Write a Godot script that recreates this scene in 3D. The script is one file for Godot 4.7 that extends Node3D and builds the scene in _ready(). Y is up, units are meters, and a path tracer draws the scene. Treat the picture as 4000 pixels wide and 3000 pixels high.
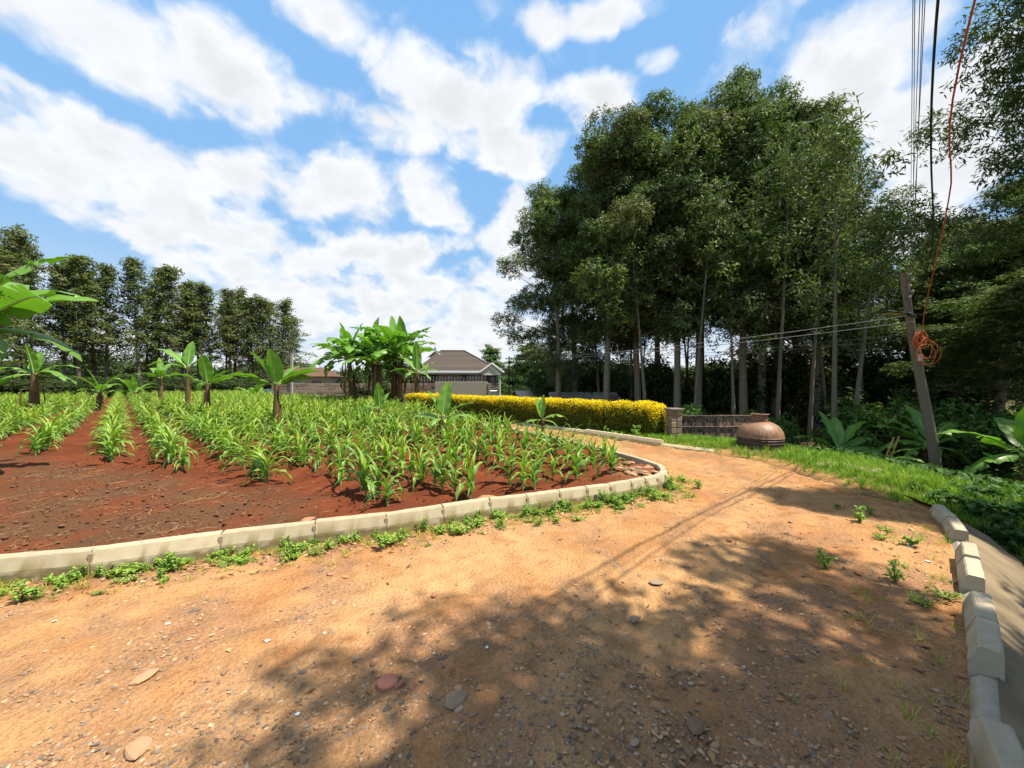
extends Node3D
# A dirt road bending round a maize field, gum trees and bananas. Camera at the origin of x and z, looking along -z.

class MB:
	var v := PackedVector3Array()
	var n := PackedVector3Array()
	var c := PackedColorArray()
	var i := PackedInt32Array()
	func tri(a: Vector3, b: Vector3, d: Vector3, col: Color) -> void:
		var nn := (b - a).cross(d - a).normalized()
		var s := v.size()
		v.append(a); v.append(b); v.append(d)
		n.append(nn); n.append(nn); n.append(nn)
		c.append(col); c.append(col); c.append(col)
		i.append(s); i.append(s + 2); i.append(s + 1)
	func quad(a: Vector3, b: Vector3, d: Vector3, e: Vector3, col: Color) -> void:
		var nn := (d - a).cross(e - b).normalized()
		var s := v.size()
		v.append(a); v.append(b); v.append(d); v.append(e)
		n.append(nn); n.append(nn); n.append(nn); n.append(nn)
		c.append(col); c.append(col); c.append(col); c.append(col)
		i.append(s); i.append(s + 2); i.append(s + 1)
		i.append(s); i.append(s + 3); i.append(s + 2)
	func quad4(p: Array, cs: Array) -> void:
		var s := v.size()
		quad(p[0], p[1], p[2], p[3], cs[0])
		for k in 4: c[s + k] = cs[k]
	func out_quad(p: Array, m: Vector3, col: Color) -> void:
		var nn: Vector3 = (p[2] - p[0]).cross(p[3] - p[1])
		if nn.dot((p[0] + p[1] + p[2] + p[3]) / 4.0 - m) > 0.0:
			quad(p[0], p[1], p[2], p[3], col)
		else:
			quad(p[3], p[2], p[1], p[0], col)
	func out_tri(p: Array, m: Vector3, col: Color) -> void:
		var nn: Vector3 = (p[1] - p[0]).cross(p[2] - p[0])
		if nn.dot((p[0] + p[1] + p[2]) / 3.0 - m) > 0.0:
			tri(p[0], p[1], p[2], col)
		else:
			tri(p[2], p[1], p[0], col)
	func box(xf: Transform3D, size: Vector3, col: Color, bevel := 0.0) -> void:
		var h := size / 2.0
		var m := xf.origin
		if bevel <= 0.0:
			for ax in 3:
				for s in [-1.0, 1.0]:
					var q := []
					for k in [[-1, -1], [1, -1], [1, 1], [-1, 1]]:
						var p := Vector3.ZERO
						p[ax] = h[ax] * s
						p[(ax + 1) % 3] = h[(ax + 1) % 3] * k[0]
						p[(ax + 2) % 3] = h[(ax + 2) % 3] * k[1]
						q.append(xf * p)
					out_quad(q, m, col)
			return
		var cor := func(ax: int, sg: Vector3) -> Vector3:
			var p := Vector3.ZERO
			for k in 3:
				p[k] = sg[k] * (h[k] if k == ax else h[k] - bevel)
			return xf * p
		for ax in 3:
			var a1 := (ax + 1) % 3
			var a2 := (ax + 2) % 3
			for s in [-1.0, 1.0]:
				var q := []
				for k in [[-1, -1], [1, -1], [1, 1], [-1, 1]]:
					var sg := Vector3.ZERO
					sg[ax] = s; sg[a1] = k[0]; sg[a2] = k[1]
					q.append(cor.call(ax, sg))
				out_quad(q, m, col)
			for s1 in [-1.0, 1.0]:
				for s2 in [-1.0, 1.0]:
					var g := Vector3.ZERO
					var g2 := Vector3.ZERO
					g[a1] = s1; g[a2] = s2; g[ax] = -1
					g2[a1] = s1; g2[a2] = s2; g2[ax] = 1
					out_quad([cor.call(a1, g), cor.call(a1, g2), cor.call(a2, g2), cor.call(a2, g)], m, col)
		for sx in [-1.0, 1.0]:
			for sy in [-1.0, 1.0]:
				for sz in [-1.0, 1.0]:
					var g := Vector3(sx, sy, sz)
					out_tri([cor.call(0, g), cor.call(1, g), cor.call(2, g)], m, col)
	func tube(pts: Array, rad: Array, sides: int, col: Color, wob := 0.0) -> void:
		var s0 := v.size()
		var side := Vector3.RIGHT
		for k in pts.size():
			var t: Vector3 = (pts[mini(k + 1, pts.size() - 1)] - pts[maxi(k - 1, 0)]).normalized()
			if k == 0:
				side = t.cross(Vector3(0.31, 0.2, 0.93)).normalized()
			side = (side - t * side.dot(t)).normalized()
			var b := t.cross(side)
			for j in sides + 1:
				var a := TAU * j / sides
				var d := side * cos(a) + b * sin(a)
				var r: float = rad[k]
				if wob > 0.0:
					r *= 1.0 + wob * sin(a * 3.0 + k * 1.7) * sin(k * 2.3 + a)
				v.append(pts[k] + d * r); n.append(d); c.append(col)
		for k in pts.size() - 1:
			for j in sides:
				var a := s0 + k * (sides + 1) + j
				var e := a + sides + 1
				i.append(a); i.append(e); i.append(e + 1)
				i.append(a); i.append(e + 1); i.append(a + 1)
		for z in [0, pts.size() - 1]:
			var s := v.size()
			var t: Vector3 = (pts[1] - pts[0]).normalized() * -1.0 if z == 0 else (pts[-1] - pts[-2]).normalized()
			v.append(pts[z]); n.append(t); c.append(col)
			for j in sides + 1:
				v.append(v[s0 + z * (sides + 1) + j]); n.append(t); c.append(col)
			for j in sides:
				if z == 0:
					i.append(s); i.append(s + 1 + j); i.append(s + 2 + j)
				else:
					i.append(s); i.append(s + 2 + j); i.append(s + 1 + j)
	func leaf(o: Vector3, d: Vector3, nn: Vector3, l: float, w: float, col: Color) -> void:
		var sd := d.cross(nn).normalized() * w * 0.5
		var m := o + d * (l * 0.42) + nn * (l * 0.07)
		var s := v.size()
		v.append(o); v.append(m - sd); v.append(o + d * l); v.append(m + sd)
		n.append(nn); n.append(nn); n.append(nn); n.append(nn)
		c.append(col); c.append(col); c.append(col); c.append(col)
		i.append(s); i.append(s + 1); i.append(s + 2)
		i.append(s); i.append(s + 2); i.append(s + 3)
	func grid(w: int, h: int, p: PackedVector3Array, col: PackedColorArray, keep := PackedByteArray()) -> void:
		# p row by row; smooth normals
		var s := v.size()
		var nn := PackedVector3Array(); nn.resize(p.size())
		for y in h - 1:
			for x in w - 1:
				if keep.size() and keep[y * w + x] == 0:
					continue
				var a := y * w + x
				var b := a + 1
				var d := a + w
				var e := d + 1
				var q := (p[e] - p[a]).cross(p[d] - p[b])
				nn[a] += q; nn[b] += q; nn[d] += q; nn[e] += q
				i.append(s + a); i.append(s + b); i.append(s + d)
				i.append(s + b); i.append(s + e); i.append(s + d)
		for k in p.size():
			nn[k] = -nn[k].normalized() if nn[k].length_squared() > 0 else Vector3.UP
		v.append_array(p); n.append_array(nn); c.append_array(col)
	func add(o: MB, xf: Transform3D, tint := Color.WHITE) -> void:
		var s := v.size()
		for k in o.v.size():
			v.append(xf * o.v[k])
			n.append((xf.basis * o.n[k]).normalized())
			c.append(o.c[k] * tint)
		for k in o.i:
			i.append(s + k)
	func lathe(prof: Array, sides: int, col: Color, rib := 0.0, ribs := 0) -> void:
		# prof: [radius, height] from bottom to top
		var s0 := v.size()
		for k in prof.size():
			var p0: Vector2 = prof[maxi(k - 1, 0)]
			var p1: Vector2 = prof[mini(k + 1, prof.size() - 1)]
			var t := (p1 - p0).normalized()
			for j in sides + 1:
				var a := TAU * j / sides
				var r: float = prof[k].x
				if ribs > 0:
					r += rib * pow(absf(cos(a * ribs * 0.5)), 10.0)
				v.append(Vector3(cos(a) * r, prof[k].y, sin(a) * r))
				n.append(Vector3(cos(a) * t.y, -t.x, sin(a) * t.y))
				c.append(col)
		for k in prof.size() - 1:
			for j in sides:
				var a := s0 + k * (sides + 1) + j
				var e := a + sides + 1
				i.append(a); i.append(a + 1); i.append(e + 1)
				i.append(a); i.append(e + 1); i.append(e)
	func mesh() -> ArrayMesh:
		var ar := []
		ar.resize(Mesh.ARRAY_MAX)
		ar[Mesh.ARRAY_VERTEX] = v
		ar[Mesh.ARRAY_NORMAL] = n
		ar[Mesh.ARRAY_COLOR] = c
		ar[Mesh.ARRAY_INDEX] = i
		var m := ArrayMesh.new()
		m.add_surface_from_arrays(Mesh.PRIMITIVE_TRIANGLES, ar)
		return m

var rng := RandomNumberGenerator.new()
var M := {}
var taken := {}
var nz := FastNoiseLite.new()
var nz2 := FastNoiseLite.new()

# front foot of the kerb round the field, joint by joint, metres (x, z)
var KERB := [Vector2(-14, -2.3), Vector2(-9, -2.62), Vector2(-6.2, -2.78), Vector2(-5.3, -2.84), Vector2(-4.4, -2.93), Vector2(-3.49, -3.16), Vector2(-2.68, -3.52), Vector2(-1.95, -3.78), Vector2(-1.31, -4.0), Vector2(-0.76, -4.28), Vector2(-0.25, -4.55), Vector2(0.2, -4.71), Vector2(0.63, -4.9), Vector2(1.01, -5.07), Vector2(1.35, -5.19), Vector2(1.7, -5.38), Vector2(1.95, -5.53), Vector2(2.16, -5.65), Vector2(2.36, -5.85), Vector2(2.5, -6.1), Vector2(2.58, -6.5), Vector2(2.46, -7.0), Vector2(2.1, -7.9), Vector2(1.72, -8.65), Vector2(1.3, -9.4), Vector2(0.85, -10.2), Vector2(0.4, -11), Vector2(-0.1, -11.9), Vector2(-0.65, -12.8), Vector2(-1.4, -14), Vector2(-2.2, -15.2), Vector2(-3.1, -16.6), Vector2(-4, -18), Vector2(-7, -22), Vector2(-11, -27)]
# right and far edge of the road, from behind the camera round to the hedge side
var EDGE := [Vector2(1.0, 9), Vector2(1.0, 3), Vector2(1.05, 0.5), Vector2(1.25, -0.8), Vector2(1.89, -1.59), Vector2(2.67, -2.24), Vector2(3.53, -3.03), Vector2(4.12, -3.57), Vector2(4.64, -4.11), Vector2(5.19, -4.86), Vector2(5.3, -5.4), Vector2(5.25, -6.2), Vector2(5.2, -7.2), Vector2(5.15, -8.05), Vector2(4.63, -8.85), Vector2(3.8, -9.75), Vector2(2.88, -11.07), Vector2(1.63, -12.9), Vector2(0.1, -14.8), Vector2(-1.3, -16.8), Vector2(-4, -20.6), Vector2(-8, -25.5), Vector2(-14, -32)]
var road_poly := PackedVector2Array()
var field_poly := PackedVector2Array()

func poly_sd(p: Vector2, poly: PackedVector2Array) -> float:
	# distance to the outline, positive inside
	var best := 1e9
	var inside := false
	var k := poly.size() - 1
	for j in poly.size():
		var a := poly[k]
		var b := poly[j]
		var ab := b - a
		var t := clampf((p - a).dot(ab) / ab.length_squared(), 0.0, 1.0)
		best = minf(best, (p - a - ab * t).length_squared())
		if (a.y > p.y) != (b.y > p.y) and p.x < (b.x - a.x) * (p.y - a.y) / (b.y - a.y) + a.x:
			inside = not inside
		k = j
	return sqrt(best) if inside else -sqrt(best)

func line_d(p: Vector2, line: Array, from := 0, to := 999) -> float:
	var best := 1e9
	for k in range(from, mini(line.size() - 1, to)):
		var a: Vector2 = line[k]
		var ab: Vector2 = line[k + 1] - a
		var t := clampf((p - a).dot(ab) / ab.length_squared(), 0.0, 1.0)
		best = minf(best, (p - a - ab * t).length_squared())
	return sqrt(best)

func beyond(x: float, z: float) -> bool:
	# on the far side of the right-hand edge
	var p := Vector2(x, z)
	return not Geometry2D.is_point_in_polygon(p, road_poly) and not Geometry2D.is_point_in_polygon(p, field_poly) and (x > -2.0 or z < -18.0) and z < 8.0 and (z < -2.0 or x > 1.0)

func gh(x: float, z: float) -> float:
	# height of the ground
	if not beyond(x, z):
		return 0.0
	var p := Vector2(x, z)
	var s := line_d(p, EDGE)
	var y := -0.9 * smoothstep(1.0, 7.0, s)
	if x > 0.0:
		var near := smoothstep(-6.5, -4.5, z)
		y -= near * (0.12 * smoothstep(0.0, 0.1, s) + 0.32 * smoothstep(0.1, 0.55, s)) * (1.0 - smoothstep(0.9, 2.6, s))
	y += 0.05 * nz.get_noise_2d(x * 8.0, z * 8.0) * smoothstep(0.3, 1.5, s)
	return y

func soil_h(x: float, z: float) -> float:
	return 0.12

func numbered(called: String) -> String:
	if not taken.has(called):
		taken[called] = 0
		return called
	taken[called] += 1
	return "%s_%03d" % [called, taken[called]]

func tag(o: Node, label: String, category: String, group := "", kind := "") -> Node:
	if label: o.set_meta("label", label)
	if category: o.set_meta("category", category)
	if group: o.set_meta("group", group)
	if kind: o.set_meta("kind", kind)
	return o

func thing(called: String, label: String, category: String, at := Vector3.ZERO, turn := 0.0, group := "") -> Node3D:
	var o := Node3D.new()
	o.name = numbered(called)
	add_child(o)
	o.position = at
	o.rotation.y = turn
	tag(o, label, category, group)
	return o

func part(parent: Node, called: String, m: Variant, mat: Material, xf := Transform3D.IDENTITY) -> MeshInstance3D:
	var o := MeshInstance3D.new()
	o.name = called
	o.mesh = m.mesh() if m is MB else m
	o.material_override = mat
	o.transform = xf
	parent.add_child(o, true)
	return o

func one(called: String, m: Variant, mat: Material, label := "", category := "", group := "", kind := "", at := Vector3.ZERO) -> MeshInstance3D:
	var o := MeshInstance3D.new()
	o.name = numbered(called)
	o.mesh = m.mesh() if m is MB else m
	o.material_override = mat
	o.position = at
	add_child(o)
	tag(o, label, category, group, kind)
	return o

func many(parent: Node, called: String, m: Variant, mat: Material, xfs: Array, cols: Array = []) -> MultiMeshInstance3D:
	var mm := MultiMesh.new()
	mm.transform_format = MultiMesh.TRANSFORM_3D
	mm.use_colors = cols.size() > 0
	mm.mesh = m.mesh() if m is MB else m
	mm.instance_count = xfs.size()
	for k in xfs.size():
		mm.set_instance_transform(k, xfs[k])
		if cols.size():
			mm.set_instance_color(k, cols[k])
	var o := MultiMeshInstance3D.new()
	o.name = called
	o.multimesh = mm
	o.material_override = mat
	parent.add_child(o, true)
	return o

func copy(o: Node3D, label: String, at: Vector3, turn: float, sc := Vector3.ONE, group := "") -> Node3D:
	var base := String(o.name).rstrip("0123456789").trim_suffix("_")
	var d: Node3D = o.duplicate()
	d.name = numbered(base)
	add_child(d)
	d.transform = Transform3D(Basis(Vector3.UP, turn) * Basis.from_scale(sc), at)
	d.set_meta("label", label)
	if group: d.set_meta("group", group)
	return d

func R(a: float, b: float) -> float:
	return rng.randf_range(a, b)

func L(r: float, g: float, b: float) -> Color:
	return Color(r, g, b)

func noise_bytes(sd: int, freq: float, oct: int, size: int, type := FastNoiseLite.TYPE_SIMPLEX_SMOOTH) -> PackedByteArray:
	var f := FastNoiseLite.new()
	f.seed = sd
	f.frequency = freq
	f.noise_type = type
	f.fractal_octaves = oct
	if type == FastNoiseLite.TYPE_CELLULAR:
		f.cellular_return_type = FastNoiseLite.RETURN_DISTANCE2_SUB
		f.fractal_type = FastNoiseLite.FRACTAL_NONE
	var im := f.get_seamless_image(size, size)
	im.convert(Image.FORMAT_L8)
	return im.get_data()

func ramp_tex(layers: Array, stops: Array, size := 512) -> ImageTexture:
	# layers: [bytes, weight]; stops: linear colours spread evenly from 0 to 1
	var out := PackedByteArray()
	out.resize(size * size * 3)
	var lut := PackedByteArray()
	for k in 256:
		var t := k / 255.0 * (stops.size() - 1)
		var a := mini(int(t), stops.size() - 2)
		var col: Color = stops[a].lerp(stops[a + 1], t - a).linear_to_srgb()
		lut.append(int(col.r * 255)); lut.append(int(col.g * 255)); lut.append(int(col.b * 255))
	var l0: PackedByteArray = layers[0][0]
	var l1: PackedByteArray = layers[1][0] if layers.size() > 1 else l0
	var l2: PackedByteArray = layers[2][0] if layers.size() > 2 else l0
	var w0: float = layers[0][1]
	var w1: float = layers[1][1] if layers.size() > 1 else 0.0
	var w2: float = layers[2][1] if layers.size() > 2 else 0.0
	for k in size * size:
		var q := clampi(int(l0[k] * w0 + l1[k] * w1 + l2[k] * w2), 0, 255) * 3
		out[k * 3] = lut[q]; out[k * 3 + 1] = lut[q + 1]; out[k * 3 + 2] = lut[q + 2]
	return ImageTexture.create_from_image(Image.create_from_data(size, size, false, Image.FORMAT_RGB8, out))

func normal_tex(bytes: PackedByteArray, size: int, strength: float) -> ImageTexture:
	var im := Image.create_from_data(size, size, false, Image.FORMAT_L8, bytes)
	im.convert(Image.FORMAT_RGBA8)
	im.bump_map_to_normal_map(strength)
	return ImageTexture.create_from_image(im)

func mat(key: String, col := Color.WHITE, rough := 0.9, opt := {}) -> StandardMaterial3D:
	var m := StandardMaterial3D.new()
	m.resource_name = key
	m.albedo_color = col.linear_to_srgb()
	m.roughness = rough
	m.metallic_specular = opt.get("spec", 0.5)
	m.metallic = opt.get("metal", 0.0)
	m.vertex_color_use_as_albedo = opt.get("vc", true)
	m.cull_mode = BaseMaterial3D.CULL_DISABLED
	if opt.has("tex"):
		m.albedo_texture = opt.tex
		m.uv1_triplanar = true
		m.uv1_world_triplanar = opt.get("world", true)
		m.uv1_scale = opt.get("scale", Vector3.ONE)
	if opt.has("detail"):
		m.detail_enabled = true
		m.detail_albedo = opt.detail
		m.detail_blend_mode = BaseMaterial3D.BLEND_MODE_MUL
		m.detail_uv_layer = BaseMaterial3D.DETAIL_UV_2
		m.uv2_triplanar = true
		m.uv2_world_triplanar = true
		m.uv2_scale = opt.get("scale2", Vector3.ONE)
	if opt.has("normal"):
		m.normal_enabled = true
		m.normal_texture = opt.normal
		m.normal_scale = opt.get("nscale", 1.0)
	if opt.has("back"):
		m.backlight_enabled = true
		m.backlight = opt.back.linear_to_srgb()
	M[key] = m
	return m

const SUN_TO := Vector3(0.48, 1.0, 0.15)
const CLOUDS := [[-48, 32, 11.0, 3.0], [-37, 33, 8.8, 3.1], [-28, 33, 4.3, 1.5], [-25, 40, 5.1, 2.2], [-50, 24, 5.4, 1.8], [-43, 29, 4.8, 1.7], [-49, 20, 7.4, 3.0], [-41, 20, 6.7, 2.8], [-33, 24, 4.8, 1.9], [-7, 37, 8.5, 3.7], [-16, 32, 5.4, 1.7], [-1, 31, 6.9, 2.3], [-23, 24, 9.4, 2.9], [-12, 25, 5.9, 3.1], [-37, 16, 7.9, 3.3], [-30, 15, 6.2, 2.5], [-17, 18, 8.2, 2.7], [-29, 10, 10.6, 3.5], [-14, 12, 16.9, 4.8], [0, 20, 3.5, 4.9], [12, 36, 5.9, 1.7], [21, 38, 2.7, 1.1], [15, 43, 7.1, 1.6], [5, 43, 3.1, 1.7], [42, 30, 5.4, 5.7], [47, 23, 6.0, 7.5], [45, 32, 4.1, 2.1], [44, 17, 2.5, 1.6], [-4, 6, 10.3, 4.1]]

func make_sky() -> ImageTexture:
	# blue air and fair-weather cloud; the cloud banks in CLOUDS are [azimuth, height, half width, half height] in degrees
	var w := 2560
	var h := 1280
	var f := FastNoiseLite.new()
	f.seed = 5; f.frequency = 1.0; f.fractal_octaves = 6; f.fractal_gain = 0.52
	f.domain_warp_enabled = true; f.domain_warp_amplitude = 0.35; f.domain_warp_frequency = 1.2
	var g := FastNoiseLite.new()
	g.seed = 21; g.frequency = 0.75; g.fractal_octaves = 3
	var out := PackedFloat32Array()
	out.resize(w * h * 3)
	var at := 0
	for y in h:
		var el := PI * (0.5 - (y + 0.5) / h)
		var ce := cos(el)
		var se := sin(el)
		var eld := rad_to_deg(el)
		var up := maxf(se, 0.0)
		var air := L(0.20, 0.325, 0.465).lerp(L(0.115, 0.25, 0.455), 1.0 - pow(1.0 - up, 2.2))
		air = L(0.38, 0.425, 0.475).lerp(air, smoothstep(0.0, 0.30, up))
		if el < -0.03:
			for x in w:
				out[at] = 0.30; out[at + 1] = 0.28; out[at + 2] = 0.24
				at += 3
			continue
		var list := []
		for b in CLOUDS:
			if absf(b[1] - eld) < b[3] * 2.5:
				list.append(b)
		var k := 1.0 / (up + 0.5)
		for x in w:
			var lon := TAU * (x + 0.5) / w      # the left edge of the panorama is -z
			if lon > PI: lon -= TAU
			var px := ce * sin(lon)
			var pz := -ce * cos(lon)
			var az := rad_to_deg(lon)
			var n := f.get_noise_2d(px * k * 5.0, pz * k * 5.0)
			var big := 0.0
			if absf(az) < 62.0:
				for b in list:
					var da: float = (az - b[0]) / (b[2] * 1.0)
					var de: float = (eld - b[1]) / (b[3] * 1.05)
					var q := 1.25 - 0.5 * (da * da + de * de)
					if q > big: big = q
			var rest := 0.46 + 1.5 * g.get_noise_2d(px * k + 7.0, pz * k)
			if eld > 44.0 or absf(az) > 54.0:
				var t := maxf(smoothstep(44.0, 52.0, eld), smoothstep(54.0, 62.0, absf(az)))
				big = lerpf(big, rest, t)
			big = maxf(big, 0.62 * (1.0 - smoothstep(2.0, 11.0, eld)))
			var raw := n * 1.3 + (big - 0.55) * 0.9
			var cov := smoothstep(-0.42, 0.55, raw)
			var thick := smoothstep(0.35, 1.1, raw)
			var wh := lerpf(0.50, 0.45, thick) + 0.05 * f.get_noise_2d(px * k * 7.0 + 3.0, pz * k * 7.0)
			var c := air.lerp(Color(wh * 0.985, wh, wh * 1.02), cov * 0.96)
			out[at] = c.r; out[at + 1] = c.g; out[at + 2] = c.b
			at += 3
	return ImageTexture.create_from_image(Image.create_from_data(w, h, false, Image.FORMAT_RGBF, out.to_byte_array()))

func light_and_camera() -> void:
	var cam := Camera3D.new()
	cam.name = "camera"
	cam.fov = 90.0
	cam.near = 0.05
	cam.far = 3000.0
	cam.position = Vector3(0, 1.6, 0)
	cam.rotation_degrees = Vector3(-0.31, 0, 0)
	add_child(cam)
	cam.current = true
	var sun := DirectionalLight3D.new()
	sun.name = "sun"
	sun.light_energy = 1.6
	sun.light_color = Color(1.0, 0.955, 0.88)
	sun.light_angular_distance = 0.55
	sun.shadow_enabled = true
	add_child(sun)
	sun.look_at_from_position(SUN_TO, Vector3.ZERO, Vector3.FORWARD)
	var env := Environment.new()
	env.background_mode = Environment.BG_SKY
	var sm := PanoramaSkyMaterial.new()
	sm.panorama = make_sky()
	var sky := Sky.new()
	sky.sky_material = sm
	env.sky = sky
	env.background_energy_multiplier = 1.0
	env.tonemap_mode = Environment.TONE_MAPPER_LINEAR
	env.tonemap_exposure = 2.0
	env.sdfgi_enabled = true
	env.ssao_enabled = true
	env.ssil_enabled = true
	var we := WorldEnvironment.new()
	we.name = "environment"
	we.environment = env
	add_child(we)

func materials() -> void:
	var fine := noise_bytes(3, 0.09, 4, 512)
	var mid := noise_bytes(4, 0.016, 5, 512)
	var cell := noise_bytes(9, 0.075, 1, 512, FastNoiseLite.TYPE_CELLULAR)
	var grain := noise_bytes(12, 0.3, 2, 512)
	var nfine := normal_tex(fine, 512, 3.0)
	var ngrain := normal_tex(grain, 512, 2.0)
	var ncell := normal_tex(cell, 512, 4.0)
	var road := ramp_tex([[fine, 0.45], [mid, 0.25], [grain, 0.3]], [L(0.45, 0.42, 0.42), L(0.8, 0.76, 0.72), L(0.98, 0.95, 0.9), L(1.0, 1.0, 0.98)])
	var peb := ramp_tex([[cell, 0.75], [fine, 0.35]], [L(0.62, 0.55, 0.5), L(0.86, 0.82, 0.8), L(1, 1, 1)])
	mat("road", Color.WHITE, 0.95, {"tex": road, "scale": Vector3.ONE * 0.55, "detail": peb, "scale2": Vector3.ONE * 1.9, "normal": nfine, "nscale": 1.3, "spec": 0.25})
	mat("soil", Color.WHITE, 0.97, {"tex": ramp_tex([[fine, 0.6], [grain, 0.4]], [L(0.3, 0.28, 0.28), L(0.75, 0.72, 0.7), L(1, 1, 1)]), "scale": Vector3.ONE * 0.8, "normal": nfine, "nscale": 1.6, "spec": 0.2})
	mat("ground", Color.WHITE, 0.97, {"tex": road, "scale": Vector3.ONE * 0.7, "normal": nfine, "nscale": 1.2, "spec": 0.2})
	mat("concrete", Color.WHITE, 0.88, {"tex": ramp_tex([[mid, 0.55], [grain, 0.25], [fine, 0.2]], [L(0.6, 0.57, 0.5), L(0.86, 0.85, 0.8), L(1, 1, 1)]), "scale": Vector3.ONE * 0.9, "normal": ngrain, "nscale": 0.5, "spec": 0.3})
	mat("stone", Color.WHITE, 0.9, {"tex": ramp_tex([[fine, 0.5], [grain, 0.5]], [L(0.55, 0.5, 0.46), L(0.95, 0.92, 0.9), L(1, 1, 1)]), "scale": Vector3.ONE * 2.4, "normal": nfine, "nscale": 0.7, "spec": 0.3})
	mat("bark", Color.WHITE, 0.9, {"tex": ramp_tex([[mid, 0.6], [fine, 0.4]], [L(0.4, 0.33, 0.24), L(0.78, 0.75, 0.66), L(1, 1, 0.96)]), "scale": Vector3(2.4, 0.35, 2.4), "normal": nfine, "nscale": 0.6, "spec": 0.25})
	mat("wood", Color.WHITE, 0.85, {"tex": ramp_tex([[mid, 0.5], [fine, 0.5]], [L(0.4, 0.36, 0.32), L(0.85, 0.82, 0.8), L(1, 1, 1)]), "scale": Vector3(6, 0.5, 6), "normal": nfine, "nscale": 0.5, "spec": 0.25})
	mat("gate", Color.WHITE, 0.6, {"tex": ramp_tex([[noise_bytes(31, 0.02, 5, 512), 0.9], [fine, 0.12]], [L(0.02, 0.02, 0.026), L(0.05, 0.045, 0.05), L(0.20, 0.13, 0.10), L(0.30, 0.18, 0.12), L(0.34, 0.20, 0.14)]), "scale": Vector3(1.1, 0.5, 1.1), "spec": 0.4})
	mat("tank", L(0.72, 0.66, 0.62), 0.55, {"tex": ramp_tex([[noise_bytes(37, 0.018, 5, 512), 0.75], [fine, 0.25]], [L(0.05, 0.04, 0.035), L(0.22, 0.13, 0.08), L(0.38, 0.22, 0.13), L(0.44, 0.27, 0.17)]), "scale": Vector3(1.6, 0.8, 1.6), "spec": 0.5})
	mat("roof", Color.WHITE, 0.75, {"tex": ramp_tex([[mid, 0.6], [fine, 0.4]], [L(0.55, 0.5, 0.48), L(0.9, 0.88, 0.86), L(1, 1, 1)]), "scale": Vector3.ONE * 0.5, "spec": 0.4})
	mat("iron", Color.WHITE, 0.5, {"tex": ramp_tex([[mid, 0.8], [fine, 0.2]], [L(0.35, 0.22, 0.15), L(0.7, 0.62, 0.56), L(0.95, 0.95, 0.95), L(1, 1, 1)]), "scale": Vector3.ONE * 0.3, "spec": 0.5, "metal": 0.1})
	mat("paint", Color.WHITE, 0.5, {})
	mat("metal", Color.WHITE, 0.45, {"metal": 0.6})
	mat("rubber", Color.WHITE, 0.55, {})
	mat("glass", L(0.02, 0.022, 0.025), 0.08, {"spec": 0.7})
	mat("leaf", Color.WHITE, 0.6, {"back": L(0.6, 0.68, 0.3), "spec": 0.3})
	mat("gum_leaf", Color.WHITE, 0.6, {"back": L(0.5, 0.6, 0.25), "spec": 0.32})
	mat("maize_leaf", Color.WHITE, 0.42, {"back": L(0.7, 0.8, 0.28), "spec": 0.45})
	mat("banana_leaf", Color.WHITE, 0.4, {"tex": ramp_tex([[noise_bytes(51, 0.03, 4, 512), 0.7], [fine, 0.3]], [L(0.62, 0.7, 0.6), L(0.9, 0.92, 0.85), L(1, 1, 1)]), "world": false, "scale": Vector3(0.6, 2.2, 3.0), "back": L(0.6, 0.75, 0.25), "spec": 0.5})
	mat("stem", Color.WHITE, 0.6, {"spec": 0.4})
	mat("dry", Color.WHITE, 0.9, {"back": L(0.25, 0.2, 0.12), "spec": 0.2})

func spans(list: Array) -> PackedFloat32Array:
	# [from, to, step] runs of grid lines
	var out := PackedFloat32Array()
	for s in list:
		var k := maxi(1, int(round((s[1] - s[0]) / s[2])))
		for j in k:
			out.append(lerpf(s[0], s[1], float(j) / k))
	out.append(list[-1][1])
	return out

func sheet(xs: PackedFloat32Array, zs: PackedFloat32Array, at: Callable) -> MB:
	# at(x, z) -> [height, colour, keep]
	var mb := MB.new()
	var p := PackedVector3Array()
	var col := PackedColorArray()
	var ok := PackedByteArray()
	for z in zs:
		for x in xs:
			var r: Array = at.call(x, z)
			p.append(Vector3(x, r[0], z)); col.append(r[1]); ok.append(1 if r[2] else 0)
	var w := xs.size()
	var keep := PackedByteArray(); keep.resize(ok.size())
	for y in zs.size() - 1:
		for x in w - 1:
			var a := y * w + x
			keep[a] = 1 if ok[a] or ok[a + 1] or ok[a + w] or ok[a + w + 1] else 0
	mb.grid(w, zs.size(), p, col, keep)
	return mb

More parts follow.
